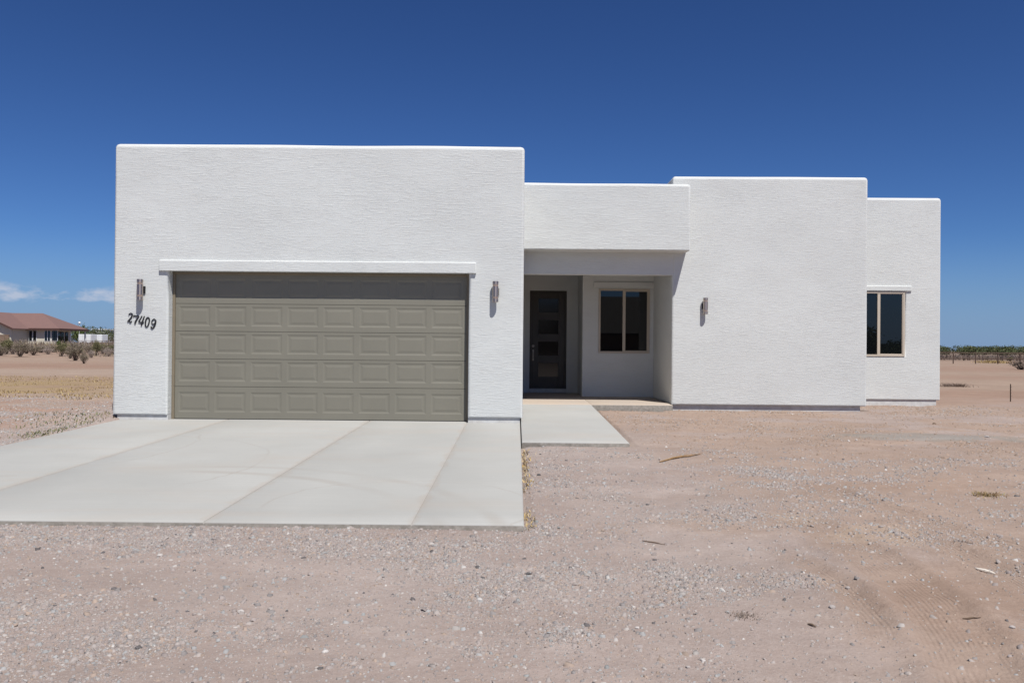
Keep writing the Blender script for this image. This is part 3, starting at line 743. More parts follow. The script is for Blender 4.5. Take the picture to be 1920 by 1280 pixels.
for ch, (xa, xb_, ya, yb_) in zip('27409', ((237.6, 247.8, 588, 603.6), (249.3, 258.6, 591.2, 607), (257.4, 268.2, 592.8, 608.8), (269.8, 279.4, 595.4, 611.8), (281.2, 291.2, 598.7, 615))):
    (ax_, az_), (bx_, bz_) = px(xa, yb_, 13.49), px(xb_, ya, 13.49); W_, H_ = bx_-ax_, bz_-az_; ax_ -= W_*.06; az_ -= H_*.05; W_ *= 1.10; H_ *= 1.10
    mb = MB(); k = 0
    for st in DIG[ch]:
        T = lambda u, v: (ax_ + (u*0.86 + v*0.20 - .03)*W_*1.05, az_ + v*H_ - (u-.5)*0.010)
        stroke(mb, st, 0.0140, 13.485 - .0007*k, 13.497, T); k += 1
    mb.build('digit_' + {'2': 'two', '7': 'seven', '4': 'four', '0': 'zero', '9': 'nine'}[ch], MATS['black'], hn)

# ------------------------------------------------------------------ reading places off the photograph
CM = camo.matrix_world.copy()
def ray(x, y): return (CM.to_3x3() @ Vector((x - 960, 640 - y, -F_PX)))
def at(x, y, Yp):
    d = ray(x, y); k = Yp / d.y; return (d.x * k, Yp, CAMZ + d.z * k)
def on_ground(x, y, Ymax=400):
    d = ray(x, y); Yv = 2.0
    while Yv < Ymax:
        k = Yv / d.y
        if CAMZ + d.z * k <= gz1(d.x * k, Yv): break
        Yv *= 1.004
    return d.x * Yv / d.y, Yv

# ------------------------------------------------------------------ gravel (uncountable) and loose stones
def on_slab(x, y, m=0.0):
    a = (x > -6.50-m) & (x < 0.073+m) & (y > 6.43-m) & (y < 14)
    b = (x > 0.0) & (x < 1.53+m) & (y > 11.1-m) & (y < 17)
    c = (x > 0.0) & (x < 3.2+m) & (y > 16.72-m)
    d = (x > -6.6-m) & (x < 0.2+m) & (y > 13.45-m)
    e = (x > 3.1) & (x < 7.24+m) & (y > 17.1-m)
    f = (x > 7.2) & (x < 9.95+m) & (y > 19.4-m)
    return a | b | c | d | e | f
CUBE = np.array([(-1,-1,-1),(1,-1,-1),(1,1,-1),(-1,1,-1),(-1,-1,1),(1,-1,1),(1,1,1),(-1,1,1)], float)
QF = np.array([(4,5,6,7),(0,1,5,4),(1,2,6,5),(2,3,7,6),(3,0,4,7)])
def gravel(N):
    M = N*6
    y = 2.5 * (19.5/2.5) ** rng.random(M); y = np.where(rng.random(M) < .65, y, 2.5 + 15*rng.random(M))
    x = (rng.random(M) - .47) * (1.45*y + 3.0)
    dens = fbm(x*0.8+5, y*1.0, 77, 4, 0.6); fine = fbm(x*3.2, y*3.2, 91, 3)
    br = fbm(x*0.22, y*0.30, 51, 4)*.55 + fbm(x*0.9, y*1.2, 57, 4, .6)*.45
    p = 0.20 + 1.15*np.clip(dens - .44, 0, 1)/.2 * (0.15 + 1.5*np.clip(fine-.4, 0, 1)/.3)
    p = p * np.where((x > 1.0) & (br > .5), .40, 1)
    p = np.where((x < -6.4) & (y > 7.5), p * .8 * (1 - .85*sstep(12.5, 16, y)), p)
    soil = (x > 1.3) & (y > 10.2 + .6*(x < 3)); p = np.where(soil, p*.45, p)
    p = np.where(sstep(.55, .0, np.abs(np.hypot(x+3.7, y-5.72) - 6.25)) > .3, p*.45, p)
    ok = (rng.random(M) < p/1.9) & ~on_slab(x, y, .012) & (x > -14) & (x < 15)
    x = x[ok][:N]; y = y[ok][:N]; n = len(x)
    r = 0.0021 * np.exp(rng.normal(0, .58, n)) * (1 + y/8.0)
    r = np.where(rng.random(n) < .004, r*1.9, r); r = np.clip(r, .0018, .015)
    z = surf(x, y)
    A = rng.random(n)*2*math.pi; fl = .45 + .4*rng.random(n); el = .7 + 1.1*rng.random(n)
    V = CUBE[None]*(1 + .75*(rng.random((n, 8, 3)) - .5)); V[:, 4:, :2] *= (.45 + .4*rng.random((n, 4, 1)))
    V = V * (r[:, None, None]) * .85; V[..., 2] *= fl[:, None]; V[..., 0] *= el[:, None]
    tl = rng.normal(0, .22, (n, 2)); V[..., 2] += V[..., 0]*tl[:, :1] + V[..., 1]*tl[:, 1:]
    c, s = np.cos(A)[:, None], np.sin(A)[:, None]
    P = np.empty_like(V); P[..., 0] = V[..., 0]*c - V[..., 1]*s + x[:, None]; P[..., 1] = V[..., 0]*s + V[..., 1]*c + y[:, None]
    P[..., 2] = V[..., 2] + z[:, None] + r[:, None]*.18
    q = (QF[None] + 8*np.arange(n)[:, None, None]).reshape(-1, 4)
    me = np_mesh('gravel', P.reshape(-1, 3), q)
    pal = np.array([(.30,.255,.24),(.34,.30,.28),(.24,.22,.215),(.38,.35,.33),(.31,.31,.31),(.34,.26,.21),(.46,.44,.42),(.12,.11,.11),(.27,.28,.28)])
    w = np.array([.34,.26,.12,.06,.09,.12,.012,.012,.02]); c = pal[rng.choice(len(pal), n, p=w/w.sum())] * (.74 + .26*rng.random((n, 1))); c = c*.85 + c.mean(1, keepdims=True)*.15*np.array([1.06, .98, .96])
    sm = (soil[ok][:N] & (rng.random(n) < .7))[:, None]; c = np.where(sm, np.array([(.27,.20,.155)])*(.75 + .5*rng.random((n, 1))), c)
    c = np.repeat(c, 8, 0); set_col(me, 'tone', np.concatenate([c, np.ones((len(c), 1))], 1))
    return link('gravel', me, MATS['gravel'], kind='stuff', label='crushed grey and pink gravel strewn over the bare dirt yard', cat='gravel')
gravel(260000)

def rock_mesh(name, r, seed, flat=.62):
    bm = bmesh.new(); bmesh.ops.create_icosphere(bm, subdivisions=2, radius=r); rd = random.Random(seed)
    cuts = [Vector((rd.gauss(0,1), rd.gauss(0,1), rd.gauss(0,1))).normalized() for _ in range(9)]
    for v in bm.verts:
        for c in cuts:
            d = v.co.dot(c); 
            if d > r*.72: v.co -= c*(d - r*.72)
        v.co *= 1 + .08*(rd.random()-.5); v.co.z *= flat; v.co.x *= 1.2
    me = bpy.data.meshes.new(name); bm.to_mesh(me); bm.free(); return me
def rock(pxx, pyy, size, mat, label, group=None, seed=0):
    x, y = on_ground(pxx, pyy); me = rock_mesh('rock', size/2, seed or int(pxx))
    o = bpy.data.objects.new('rock', me); COL.objects.link(o); me.materials.append(MATS[mat])
    o.scale = (.75,)*3; o.location = (x, y, surf1(x, y) + size*.08); o.rotation_euler[2] = pxx
    return tag(o, label, 'stone', group)
rock(1010, 893, .062, 'darkrock', 'small black stone on the gravel just right of the driveway edge')
rock(990, 1075, .050, 'darkrock', 'dark stone lying in front of the right corner of the driveway')
rock(1214, 947, .042, 'darkrock', 'tiny dark stone in the middle of the yard below the walkway corner')
rock(1081, 1061, .055, 'rock', 'pale pinkish stone among gravel in front of the driveway corner')
rock(1752, 796, .085, 'twig', 'brown dirt clod on the ground in front of the right wing window')
for (a, b, s_) in ((1850, 820, .09), (1816, 832, .07), (1606, 826, .06), (1577, 934, .05), (1660, 836, .05), (700, 1040, .045), (300, 1045, .05), (452, 1150, .05), (1318, 1238, .035),
                   (1290, 1250, .03), (1560, 1142, .05), (1898, 1186, .04), (610, 1226, .04), (1195, 1180, .035), (800, 1206, .035), (1590, 1100, .04), (1400, 1010, .035), (120, 1120, .04)):
    rock(a, b, s_, 'rock', 'loose grey stone lying on the bare gravel yard', 'loose stones scattered on the yard')

def stick(name, a, b, r, mat, label, n=7, fray=0, seed=1):
    rd = random.Random(seed); (x0, y0), (x1, y1) = on_ground(*a), on_ground(*b); mb = MB(); P = []
    for k in range(n+1):
        t = k/n; x = x0+(x1-x0)*t + rd.uniform(-1, 1)*r*.8; y = y0+(y1-y0)*t + rd.uniform(-1, 1)*r*.8
        P.append(Vector((x, y, surf1(x, y) + r*(.9 + .8*math.sin(math.pi*t)))))
    for k in range(n):
        t0, t1 = k/n, (k+1)/n; mb.tube(P[k], P[k+1], r*(.35+.9*math.sin(math.pi*min(.95, t0+.1))), r*(.35+.9*math.sin(math.pi*min(.95, t1+.1))), 7)
    for k in range(fray):
        p = P[rd.randrange(1, n)]; d = (P[-1]-P[0]).normalized(); e = d*rd.uniform(.05, .16) + Vector((rd.uniform(-1,1)*.03, rd.uniform(-1,1)*.03, rd.uniform(0, .02)))
        mb.tube(p, p+e, r*.3, r*.08, 4)
    me = mb.mesh(name); o = bpy.data.objects.new(name, me); c = P[0].copy(); me.transform(Matrix.Translation(-c)); o.location = c
    me.materials.append(MATS[mat]); COL.objects.link(o)
    return tag(o, label, 'stick')
stick('dry_stalk', (1238, 867), (1313, 855), .010, 'straw', 'yellow dried stalk lying on dirt right of the walkway end', fray=16)
stick('wood_scrap', (1833, 1069), (1866, 1073), .009, 'palewood', 'bleached white sliver of wood on gravel at the right edge', 3)
stick('twig', (1806, 1161), (1838, 1163), .004, 'twig', 'thin brown twig lying on dirt at the lower right', 5)
stick('twig', (1205, 1012), (1250, 1018), .0035, 'twig', 'thin dark twig lying flat on gravel right of the driveway corner', 5)
stick('twig', (1516, 1174), (1530, 1180), .005, 'twig', 'short dark twig on gravel below the tyre marks', 3)

# ------------------------------------------------------------------ grasses and weeds
def blades(name, x, y, h, w, colors, lean=.5, seed=0, mat='plant', z=None, **k):
    r_ = np.random.default_rng(seed); n = len(x); z = surf(x, y) if z is None else z
    a = r_.random(n)*2*math.pi; b = r_.random(n)*2*math.pi; le = h*lean*(.3 + r_.random(n))
    dx, dy = np.cos(a)*w/2, np.sin(a)*w/2; lx, ly = np.cos(b)*le, np.sin(b)*le
    V = np.zeros((n, 6, 3))
    V[:, 0] = np.stack([x-dx, y-dy, z-.01], 1); V[:, 1] = np.stack([x+dx, y+dy, z-.01], 1)
    V[:, 2] = np.stack([x-dx*.8+lx*.35, y-dy*.8+ly*.35, z+h*.6], 1); V[:, 3] = np.stack([x+dx*.8+lx*.35, y+dy*.8+ly*.35, z+h*.6], 1)
    V[:, 4] = np.stack([x-dx*.15+lx, y-dy*.15+ly, z+h], 1); V[:, 5] = np.stack([x+dx*.15+lx, y+dy*.15+ly, z+h], 1)
    q = (np.array([(0,1,3,2),(2,3,5,4)])[None] + 6*np.arange(n)[:, None, None]).reshape(-1, 4)
    me = np_mesh(name, V.reshape(-1, 3), q); cs = np.array(colors)[r_.integers(0, len(colors), n)] * (.8 + .4*r_.random((n, 1)))
    set_col(me, 'tone', np.concatenate([np.repeat(cs, 6, 0), np.ones((6*n, 1))], 1))
    return link(name, me, MATS[mat], **k)
YEL = [(.42,.30,.12),(.48,.36,.17),(.36,.26,.12),(.50,.40,.22)]; GRN = [(.11,.13,.06),(.15,.16,.08),(.20,.19,.10),(.26,.21,.13)]
# dry field left of the house
n = 34000; y = 17 + 16*rng.random(n); x = -7.2 - 32*rng.random(n)**1.0
m = (fbm(x*.35, y*.8, 5, 4) > .46) & (fbm(x*1.5, y*1.5, 6, 3) > .42); x, y = x[m], y[m]
blades('dry_grass', x, y,   .015 + .035*rng.random(len(x)), .012 + .01*rng.random(len(x)), [tuple(.72*q for q in c_) for c_ in YEL], .9, 2, kind='stuff', label='low dried yellow grass over the open ground left of the house', cat='grass')
# sparse green weeds beside the driveway
cx, cy = [], []
for (u, v, k, sp) in ((100, 816, 100, .13), (75, 820, 160, .14), (120, 808, 120, .12), (150, 783, 170, .22), (105, 790, 110, .2), (60, 783, 60, .15), (170, 788, 100, .2), (130, 776, 90, .25), (40, 800, 40, .15), (197, 776, 60, .1), (185, 797, 60, .08)):
    gx_, gy_ = on_ground(u, v); gx_ = min(gx_, -6.62 if gy_ < 13.4 else -6.75); k = int(k*.55); cx.append(gx_ + rng.normal(0, sp, k)*.8); cy.append(gy_ + rng.normal(0, sp, k)*1.6)
cx = np.concatenate(cx); cy = np.concatenate(cy); m = ~on_slab(cx, cy, .0); cx, cy = cx[m], cy[m]
blades('weeds', cx, cy, .012 + .035*rng.random(len(cx)), .008 + .012*rng.random(len(cx)), GRN, .9, 3, kind='stuff', label='sparse green weeds along the left edge of the driveway', cat='weeds')
# straw caught along the right edge of the driveway
k = 480; y = 6.45 + 4.6*rng.random(k)**1.1; x = .085 + np.abs(rng.normal(0, .045, k)) ; m = fbm(x*2, y*1.3, 8, 3) > .48; x, y = x[m], y[m]
blades('straw', x, y, .012 + .03*rng.random(len(x)), .006 + .006*rng.random(len(x)), YEL[:2] + [(.38,.30,.20)], 1.8, 4, kind='stuff', label='yellow dry straw caught along the right edge of the driveway', cat='straw')
def clump(name, u, v, r, h, n, cols, label, seed, w=.006, lean=1.0):
    gx_, gy_ = on_ground(u, v); q = np.random.default_rng(seed); x = gx_ + q.normal(0, r, n); y = gy_ + q.normal(0, r*.8, n)
    o = blades(name, x, y, h*(.4 + .6*q.random(n)), np.full(n, w), cols, lean, seed, label=label, cat='dry grass')
    return o
clump('dry_grass_clump', 1852, 928, .08, .03, 230, [(.30,.24,.11),(.26,.18,.09),(.20,.13,.07)], 'flattened brown clump of dry grass on dirt near the right edge', 31, .007, 1.8)
clump('dry_grass_clump', 1398, 1160, .045, .018, 110, [(.20,.15,.12),(.15,.12,.10)], 'dark matted tuft of dead grass in the gravel at bottom centre right', 32, .004, 1.8)
clump('dry_grass_clump', 1808, 1018, .05, .02, 90, [(.24,.19,.16),(.18,.14,.12)], 'grey tuft of dead grass beside the tyre marks', 33, .004, 1.6)
clump('dry_brush', 1790, 725, .28, .16, 420, [(.14,.10,.08),(.20,.15,.12)], 'dark heap of dead brush on red dirt beyond the right wing', 34, .012, 1.6)
clump('dry_grass_clump', 1862, 680.5, .8, .35, 500, [(.40,.30,.13),(.28,.20,.10)], 'yellow brown clump of dry grass at the foot of the far pipe fence', 35, .05, 1.0)

# ------------------------------------------------------------------ shrubs and trees
def shrub_meshes(seed, W_, H_, stems, leaves, ls, cols, scols, open_=.5):
    """bare radiating stems and many small leaf faces in clumps; base at the origin"""
    rd = random.Random(seed); mb = MB(); tips = []
    for k in range(stems):
        a = rd.uniform(0, 2*math.pi); R_ = rd.uniform(.15, 1)*W_/2; h = H_*rd.uniform(.6, 1.0)*(1 - .35*(R_/(W_/2))**2)
        p0 = Vector((rd.gauss(0, .03)*W_, rd.gauss(0, .03)*W_, -.03)); p2 = Vector((math.cos(a)*R_, math.sin(a)*R_, h)); p1 = p0.lerp(p2, .5) + Vector((rd.gauss(0,.05), rd.gauss(0,.05), rd.uniform(-.02,.08)))*W_
        r = .016*H_/1.5 * rd.uniform(.7, 1.6); mb.tube(p0, p1, r, r*.7, 5, False); mb.tube(p1, p2, r*.7, r*.3, 5, False); tips.append((p1, p2))
        for j in range(3):
            t = rd.uniform(.3, .95); q = p1.lerp(p2, t); e = q + Vector((rd.gauss(0,1), rd.gauss(0,1), rd.uniform(.2,1.2))).normalized()*rd.uniform(.1,.3)*H_
            mb.tube(q, e, r*.4, r*.2, 4, False); tips.append((q, e))
    sm = mb.mesh('stems'); q = np.random.default_rng(seed); n = leaves
    idx = q.integers(0, len(tips), n); A = np.array([t[0][:] for t in tips])[idx]; B = np.array([t[1][:] for t in tips])[idx]
    t = q.random((n, 1))**.6; c = A*(1-t) + B*t + q.normal(0, .055*H_, (n, 3)); c[:, 2] = np.maximum(c[:, 2], .04)
    u = q.normal(0, 1, (n, 3)); u /= np.linalg.norm(u, axis=1, keepdims=True); v = np.cross(u, q.normal(0, 1, (n, 3))); v /= np.linalg.norm(v, axis=1, keepdims=True)
    s1 = ls*(.5 + q.random((n, 1))); V = np.stack([c-u*s1, c+v*s1*.45, c+u*s1, c-v*s1*.45], 1)
    fm = np_mesh('foliage', V.reshape(-1, 3), np.arange(4*n).reshape(-1, 4))
    cl = fbm(c[:, 0]*2.5/H_, c[:, 2]*2.5/H_, seed, 2); cs = np.array(cols)[q.integers(0, len(cols), n)] * (.65 + .7*cl)[:, None]
    set_col(fm, 'tone', np.concatenate([np.repeat(cs, 4, 0), np.ones((4*n, 1))], 1))
    nv = len(sm.vertices); set_col(sm, 'tone', np.tile(np.array([*scols, 1.0]), (nv, 1)))
    for m in (sm, fm): m.materials.append(MATS['plant'])
    return sm, fm
PROTO = {}
OLIVE = [(.12,.12,.055),(.17,.15,.08),(.10,.10,.05)]; GREYB = [(.22,.18,.14),(.28,.23,.19),(.18,.15,.11),(.15,.14,.08)]; PALEB = [(.34,.28,.25),(.28,.24,.21)]; DARKB = [(.06,.05,.045),(.10,.08,.06)]
GREEN = [(.075,.11,.035),(.10,.14,.045),(.055,.08,.028),(.13,.15,.06)]
def plant(name, kind, base, W_, H_, label, cat, group=None, rz=None):
    if kind not in PROTO:
        a = dict(grey=(1, 1.6, 1.0, 60, 2600, .032, GREYB, (.13,.10,.08)), olive=(2, 1.5, 1.0, 40, 3200, .035, OLIVE, (.12,.09,.07)), pale=(3, 1.6, 1.0, 60, 2200, .030, PALEB, (.26,.21,.18)),
                 dark=(4, 1.9, 1.0, 40, 1100, .03, DARKB, (.06,.05,.045)), green=(5, 1.5, 1.0, 26, 3200, .045, GREEN, (.10,.08,.06)))[kind]
        PROTO[kind] = shrub_meshes(*a)
    sm, fm = PROTO[kind]; x, y = base
    t = empty(name, (x, y, gz1(x, y) - .02), label=label, cat=cat, group=group)
    t.scale = (W_/1.6, W_/1.6, H_); t.rotation_euler[2] = rng.random()*6 if rz is None else rz
    for nm, me in (('trunk' if name == 'tree' else 'stems', sm), ('crown' if name == 'tree' else 'foliage', fm)):
        o = bpy.data.objects.new(nm, me); o.parent = t; COL.objects.link(o)
    return t
def shrub_px(u, v, top, wpx, kind, label, name='shrub', cat='shrub', group=None):
    x, y = on_ground(u, v); s_ = y/F_PX; return plant(name, kind, (x, y), wpx*s_, (v-top)*s_, label, cat, group)
shrub_px(12, 664, 634, 30, 'olive', 'olive bush at the far left edge in front of a low block wall')
shrub_px(38, 669, 636, 34, 'grey', 'tall bare grey shrub in front of the gable end of the red roofed house')
shrub_px(63, 666, 645, 26, 'grey', 'low grey brown shrub under the narrow windows of the red roofed house')
shrub_px(90, 664, 650, 24, 'pale', 'small pale twiggy shrub between two larger shrubs left of the new house')
shrub_px(116, 668, 641, 26, 'olive', 'olive green shrub in front of the patio doors of the red roofed house')
shrub_px(141, 676, 640, 36, 'grey', 'widest bare brown shrub, nearest to the camera in front of the red roofed house')
shrub_px(157, 682, 660, 18, 'grey', 'small sparse brown shrub at the foot of the widest shrub')
shrub_px(180, 667, 638, 20, 'olive', 'upright brown green shrub in front of the white trailer')
shrub_px(203, 668, 650, 22, 'pale', 'rounded pale grey shrub beside the left corner of the new house')
shrub_px(110, 650, 638, 10, 'green', 'small green bush at the foot of the neighbouring patio')
GL = 'dry shrubs along the lot line before the red roofed house'
for (u, v, tp, w, kd) in ((2, 667, 645, 26, 'grey'), (24, 664, 646, 24, 'pale'), (50, 663, 645, 26, 'grey'), (76, 661, 647, 26, 'grey'), (100, 660, 646, 22, 'grey'), (128, 662, 644, 26, 'olive'), (152, 662, 643, 26, 'grey'),
                     (168, 664, 645, 24, 'grey'), (192, 663, 646, 26, 'grey'), (212, 664, 646, 22, 'olive'), (132, 672, 650, 22, 'grey'), (171, 671, 655, 14, 'pale'), (86, 657, 646, 30, 'pale'), (36, 658, 645, 24, 'olive'), (186, 657, 644, 30, 'olive'), (142, 655, 643, 30, 'pale'), (206, 656, 643, 26, 'grey')):
    shrub_px(u, v, tp, w, kd, 'dry grey brown shrub in the thicket before the red roofed house', group=GL)
GR = 'low shrubs in front of the far tree line'
for (u, v, tp, w, kd) in ((1769, 672.5, 667, 7, 'dark'), (1775, 673, 667, 8, 'dark'), (1807, 676, 669.5, 8, 'dark'), (1818, 675, 670, 7, 'grey'), (1839, 675, 669, 6, 'dark'), (1851, 675, 668, 10, 'grey'),
                     (1877, 675, 668, 8, 'dark'), (1894, 677, 669, 14, 'olive'), (1826, 673, 665, 14, 'pale'), (1860, 673.5, 666, 16, 'pale'), (1795, 672, 665, 16, 'pale'), (1900, 673, 664, 16, 'pale')):
    shrub_px(u, v, tp, w, kd, 'small dry shrub on bare ground near the far pipe fence', group=GR)
shrub_px(1914, 693, 675, 72, 'dark', 'dark low bush at the far right edge casting shade on the dirt')

# far-off tree line right round the back of the lot
def tree_line():
    r_ = np.random.default_rng(5); cc = []
    for row in range(3):
        x = -330.0
        while x < 330:
            w = r_.uniform(2.2, 6); Yp = 185 + row*22 + r_.normal(0, 6)
            lf = float(sstep(-20, -60, x))
            top = (2.0 + .5*r_.random() + .3*row)*(1-lf) + (3.4 + 1.2*r_.random() + .3*row)*lf
            cc.append((x, Yp, gz1(x, Yp), w, top)); x += w*.36
    cc = np.array(cc); m = len(cc); k = 260; i = np.repeat(np.arange(m), k); n = m*k
    d = r_.normal(0, 1, (n, 3)); d /= np.linalg.norm(d, axis=1, keepdims=True); rr = r_.random((n, 1))**.33
    rad = 1 + .35*(fbm(d[:, 0]*2 + i, d[:, 2]*2, 4, 2) - .5)
    P = d*rr*rad[:, None]; c = np.empty((n, 3)); W_, T = cc[i, 3], cc[i, 4]
    c[:, 0] = cc[i, 0] + P[:, 0]*W_/2; c[:, 1] = cc[i, 1] + P[:, 1]*W_/2; c[:, 2] = cc[i, 2] + T*.56 + P[:, 2]*T*.44
    u = r_.normal(0, 1, (n, 3)); u /= np.linalg.norm(u, axis=1, keepdims=True); v = np.cross(u, r_.normal(0, 1, (n, 3))); v /= np.linalg.norm(v, axis=1, keepdims=True)
    s1 = .15*(.5 + r_.random((n, 1))); V = np.stack([c-u*s1, c+v*s1*.6, c+u*s1, c-v*s1*.6], 1)
    me = np_mesh('tree_line', V.reshape(-1, 3), np.arange(4*n).reshape(-1, 4))
    pal = np.array([(.060,.078,.030),(.075,.095,.038),(.048,.062,.026),(.095,.10,.048)]); cs = pal[r_.integers(0, 4, n)]*(.75 + .5*r_.random(m)[i])[:, None]
    low = np.clip(1 - (c[:, 2]-cc[i, 2])/T/.62, 0, 1)[:, None]; cs = cs*(1-low) + np.array([(.10,.075,.058)])*low      # bare twiggy skirts
    set_col(me, 'tone', np.concatenate([np.repeat(cs, 4, 0), np.ones((4*n, 1))], 1))
    link('tree_line', me, MATS['plant'], kind='stuff', label='far line of low green desert trees along the horizon', cat='trees')
    # dry brush in front of it
    n = 40000; x = -60 + 330*r_.random(n)-60; y = 112 + 55*r_.random(n); k_ = fbm(x*.12, y*.1, 8, 3) > .45; x, y = x[k_], y[k_]
    blades('dry_brush_field', x, y, .25 + .6*r_.random(len(x)), .05 + .05*r_.random(len(x)), [(.17,.13,.11),(.13,.10,.085),(.22,.17,.14)], .35, 9, z=gz(x, y), kind='stuff', label='grey brown dry brush on the flat ground before the tree line', cat='brush')
tree_line()
n = 11000; y = 72 + 46*rng.random(n)**.8; x = -(34 + 62*rng.random(n)) * y/90; k_ = fbm(x*.30, y*.20, 18, 3) > .49 + .10*(1 - sstep(72, 90, y)); x, y = x[k_], y[k_]
blades('dry_brush_field', x, y, .15 + .55*rng.random(len(x)), .04 + .05*rng.random(len(x)), [(.20,.155,.13),(.15,.12,.10),(.24,.20,.16),(.26,.21,.11)], .5, 19, z=gz(x, y), kind='stuff', label='thin grey brush between the shrubs before the red roofed house', cat='brush')

# ------------------------------------------------------------------ pipe fences
def pipe_fence(x0, x1, Y0, Y1, n, H, rails, label, r=.04):
    t = empty('pipe_fence', ((x0+x1)/2, (Y0+Y1)/2, gz1((x0+x1)/2, (Y0+Y1)/2)), label=label, cat='fence')
    P = [(x0+(x1-x0)*k/n, Y0+(Y1-Y0)*k/n) for k in range(n+1)]
    for (x, y) in P:
        z = gz1(x, y); mb = MB(); mb.tube((x, y, z-.2), (x, y, z+H-r*.5), r, r, 8); mb.build('post', MATS['rust'], t)
    for h in rails:
        mb = MB()
        for (a, b) in zip(P[:-1], P[1:]): mb.tube((*a, gz1(*a)+h), (*b, gz1(*b)+h), r*.8, r*.8, 6)
        mb.build('rail', MATS['rust'], t)
pipe_fence(26.2, 64.0, 84.6, 86.5, 16, 1.15, (1.13, .55), 'rusty pipe fence with slim posts across the flat ground at right', .055)
pa, pb = at(146, 646, 118), at(230, 646, 118)
pipe_fence(pa[0], pb[0]+6, 118, 118, 6, .75, (.73, .45, .2), 'dark rail fence in front of the white trailer', .035)
sx_, sy_ = on_ground(1895, 753)
sk = MB(); zg = gz1(sx_, sy_); sk.box(sx_-.003, sx_+.003, sy_-.010, sy_+.012, zg-.15, zg+.46).box(sx_-.009, sx_+.009, sy_+.0125, sy_+.018, zg-.15, zg+.46)
for k in range(5): sk.box(sx_-.007, sx_+.007, sy_-.018, sy_-.0125, zg+.06+.08*k, zg+.075+.08*k)
so = sk.build('steel_stake', MATS['rust'], None); tag(so, 'short rusty steel stake driven into red dirt at the right edge', 'stake')

# ------------------------------------------------------------------ neighbouring house with red tile roof
NY = 130.0; NB = gz1(-78, NY)
nh = empty('neighbour_house', (-80, NY, NB), label='far one storey cream house with red brown tile roof beyond the dry shrubs', cat='house')
def nx(p, Yp=NY): return at(p, 620, Yp)[0]
ez = at(60, 615.4, NY)[2]                      # eave height
xl, xr = -99.0, nx(110)
def quad_roof(mb, vs, fs, th=.18):
    n = len(vs); mb.add(vs, fs); mb.add([(a, b, c-th) for a, b, c in vs], [f[::-1] for f in fs])
    edges = {}
    for f in fs:
        for a, b in zip(f, f[1:]+f[:1]):
            if (b, a) in edges: edges.pop((b, a))
            else: edges[(a, b)] = 1
    for (a, b) in edges:
        p, q_ = vs[a], vs[b]; mb.add([p, q_, (q_[0], q_[1], q_[2]-th), (p[0], p[1], p[2]-th)], [(3, 2, 1, 0)])
MB().box(xl, xr-.5, NY, NY+4.2, NB-.3, ez-.05).build('wall', MATS['cream'], nh)
MB().box(xl-.02, xr+.3, NY-.05, NY+8.6, NB-.5, NB+.12).build('foundation', MATS['blockwall'], nh)
rm = MB(); E0, E1 = NY-.6, NY+8.4; rxe = nx(111, NY-.6); ridge = at(80, 587.2, NY+3.9); rz_ = ridge[2]
quad_roof(rm, [(xl-1, E0, ez), (rxe, E0, ez), (rxe, E1, ez), (xl-1, E1, ez), (xl+5, NY+3.9, rz_), (ridge[0], NY+3.9, rz_)],
          [(0, 1, 5, 4), (1, 2, 5), (2, 3, 4, 5), (3, 0, 4)])
rm.build('roof', MATS['tile'], nh)
MB().box(xl-.9, rxe, E0-.06, E0-.005, ez-.30, ez+.02).build('fascia', MATS['fascia'], nh)
# front gable wing at the left
gx1 = nx(27, 125.6); gw = 11.5; gx0 = gx1-gw; ga = gx1-gw/2; gh = 2.55; gy = 125.6
gmb = MB(); gmb.add([(gx0, gy, NB-.3), (gx1-.5, gy, NB-.3), (gx1-.5, gy, ez-.1), (ga, gy, ez+gh-.32), (gx0, gy, ez-.1)], [(0, 1, 2, 3, 4)])
gmb.add([(gx1-.5, gy, NB-.3), (gx1-.5, NY, NB-.3), (gx1-.5, NY, ez-.1), (gx1-.5, gy, ez-.1)], [(0, 1, 2, 3)]); gmb.build('gable_wall', MATS['cream'], nh)
gr = MB(); quad_roof(gr, [(gx0-.6, gy-.6, ez-.15), (ga, gy-.6, ez+gh), (ga, NY+6, ez+gh), (gx0-.6, NY+6, ez-.15)], [(0, 1, 2, 3)]); quad_roof(gr, [(gx1, gy-.6, ez-.08), (ga, gy-.6, ez+gh), (ga, NY+6, ez+gh), (gx1, NY+6, ez-.08)], [(1, 0, 3, 2)])
gr.build('gable_roof', MATS['tile'], nh)
gf = MB(); gf.add([(ga, gy-.66, ez+gh+.02), (gx1+.05, gy-.66, ez-.06), (gx1+.05, gy-.66, ez-.34), (ga, gy-.66, ez+gh-.26)], [(0, 3, 2, 1)]); gf.add([(ga, gy-.62, ez+gh+.02), (gx1+.05, gy-.62, ez-.06), (gx1+.05, gy-.62, ez-.34), (ga, gy-.62, ez+gh-.26)], [(0, 1, 2, 3)])
gf.build('fascia', MATS['fascia'], nh)
# windows: frame with a pane each
for (a, b, t0, t1) in ((30.8, 39.6, 619, 623.2), (55.3, 60.6, 620, 638.5), (62.8, 68.4, 620, 638.5), (84.4, 89, 620, 638.5), (90.2, 94.4, 620, 638.5), (98, 102.6, 620, 638.5), (103.2, 108, 620, 638.5)):
    x0_, x1_ = nx(a), nx(b); z1_, z0_ = at((a+b)/2, t0, NY)[2], at((a+b)/2, t1, NY)[2]
    w_ = MB().box(x0_-.05, x1_+.05, NY-.06, NY+.02, z0_-.05, z1_+.05).build('window', MATS['white'], nh)
    MB().box(x0_, x1_, NY-.075, NY-.061, z0_, z1_).build('pane', MATS['glass'], w_)
MB().box(rxe+.005, rxe+.06, E0-.05, E1, ez-.30, ez+.02).build('fascia', MATS['fascia'], nh)
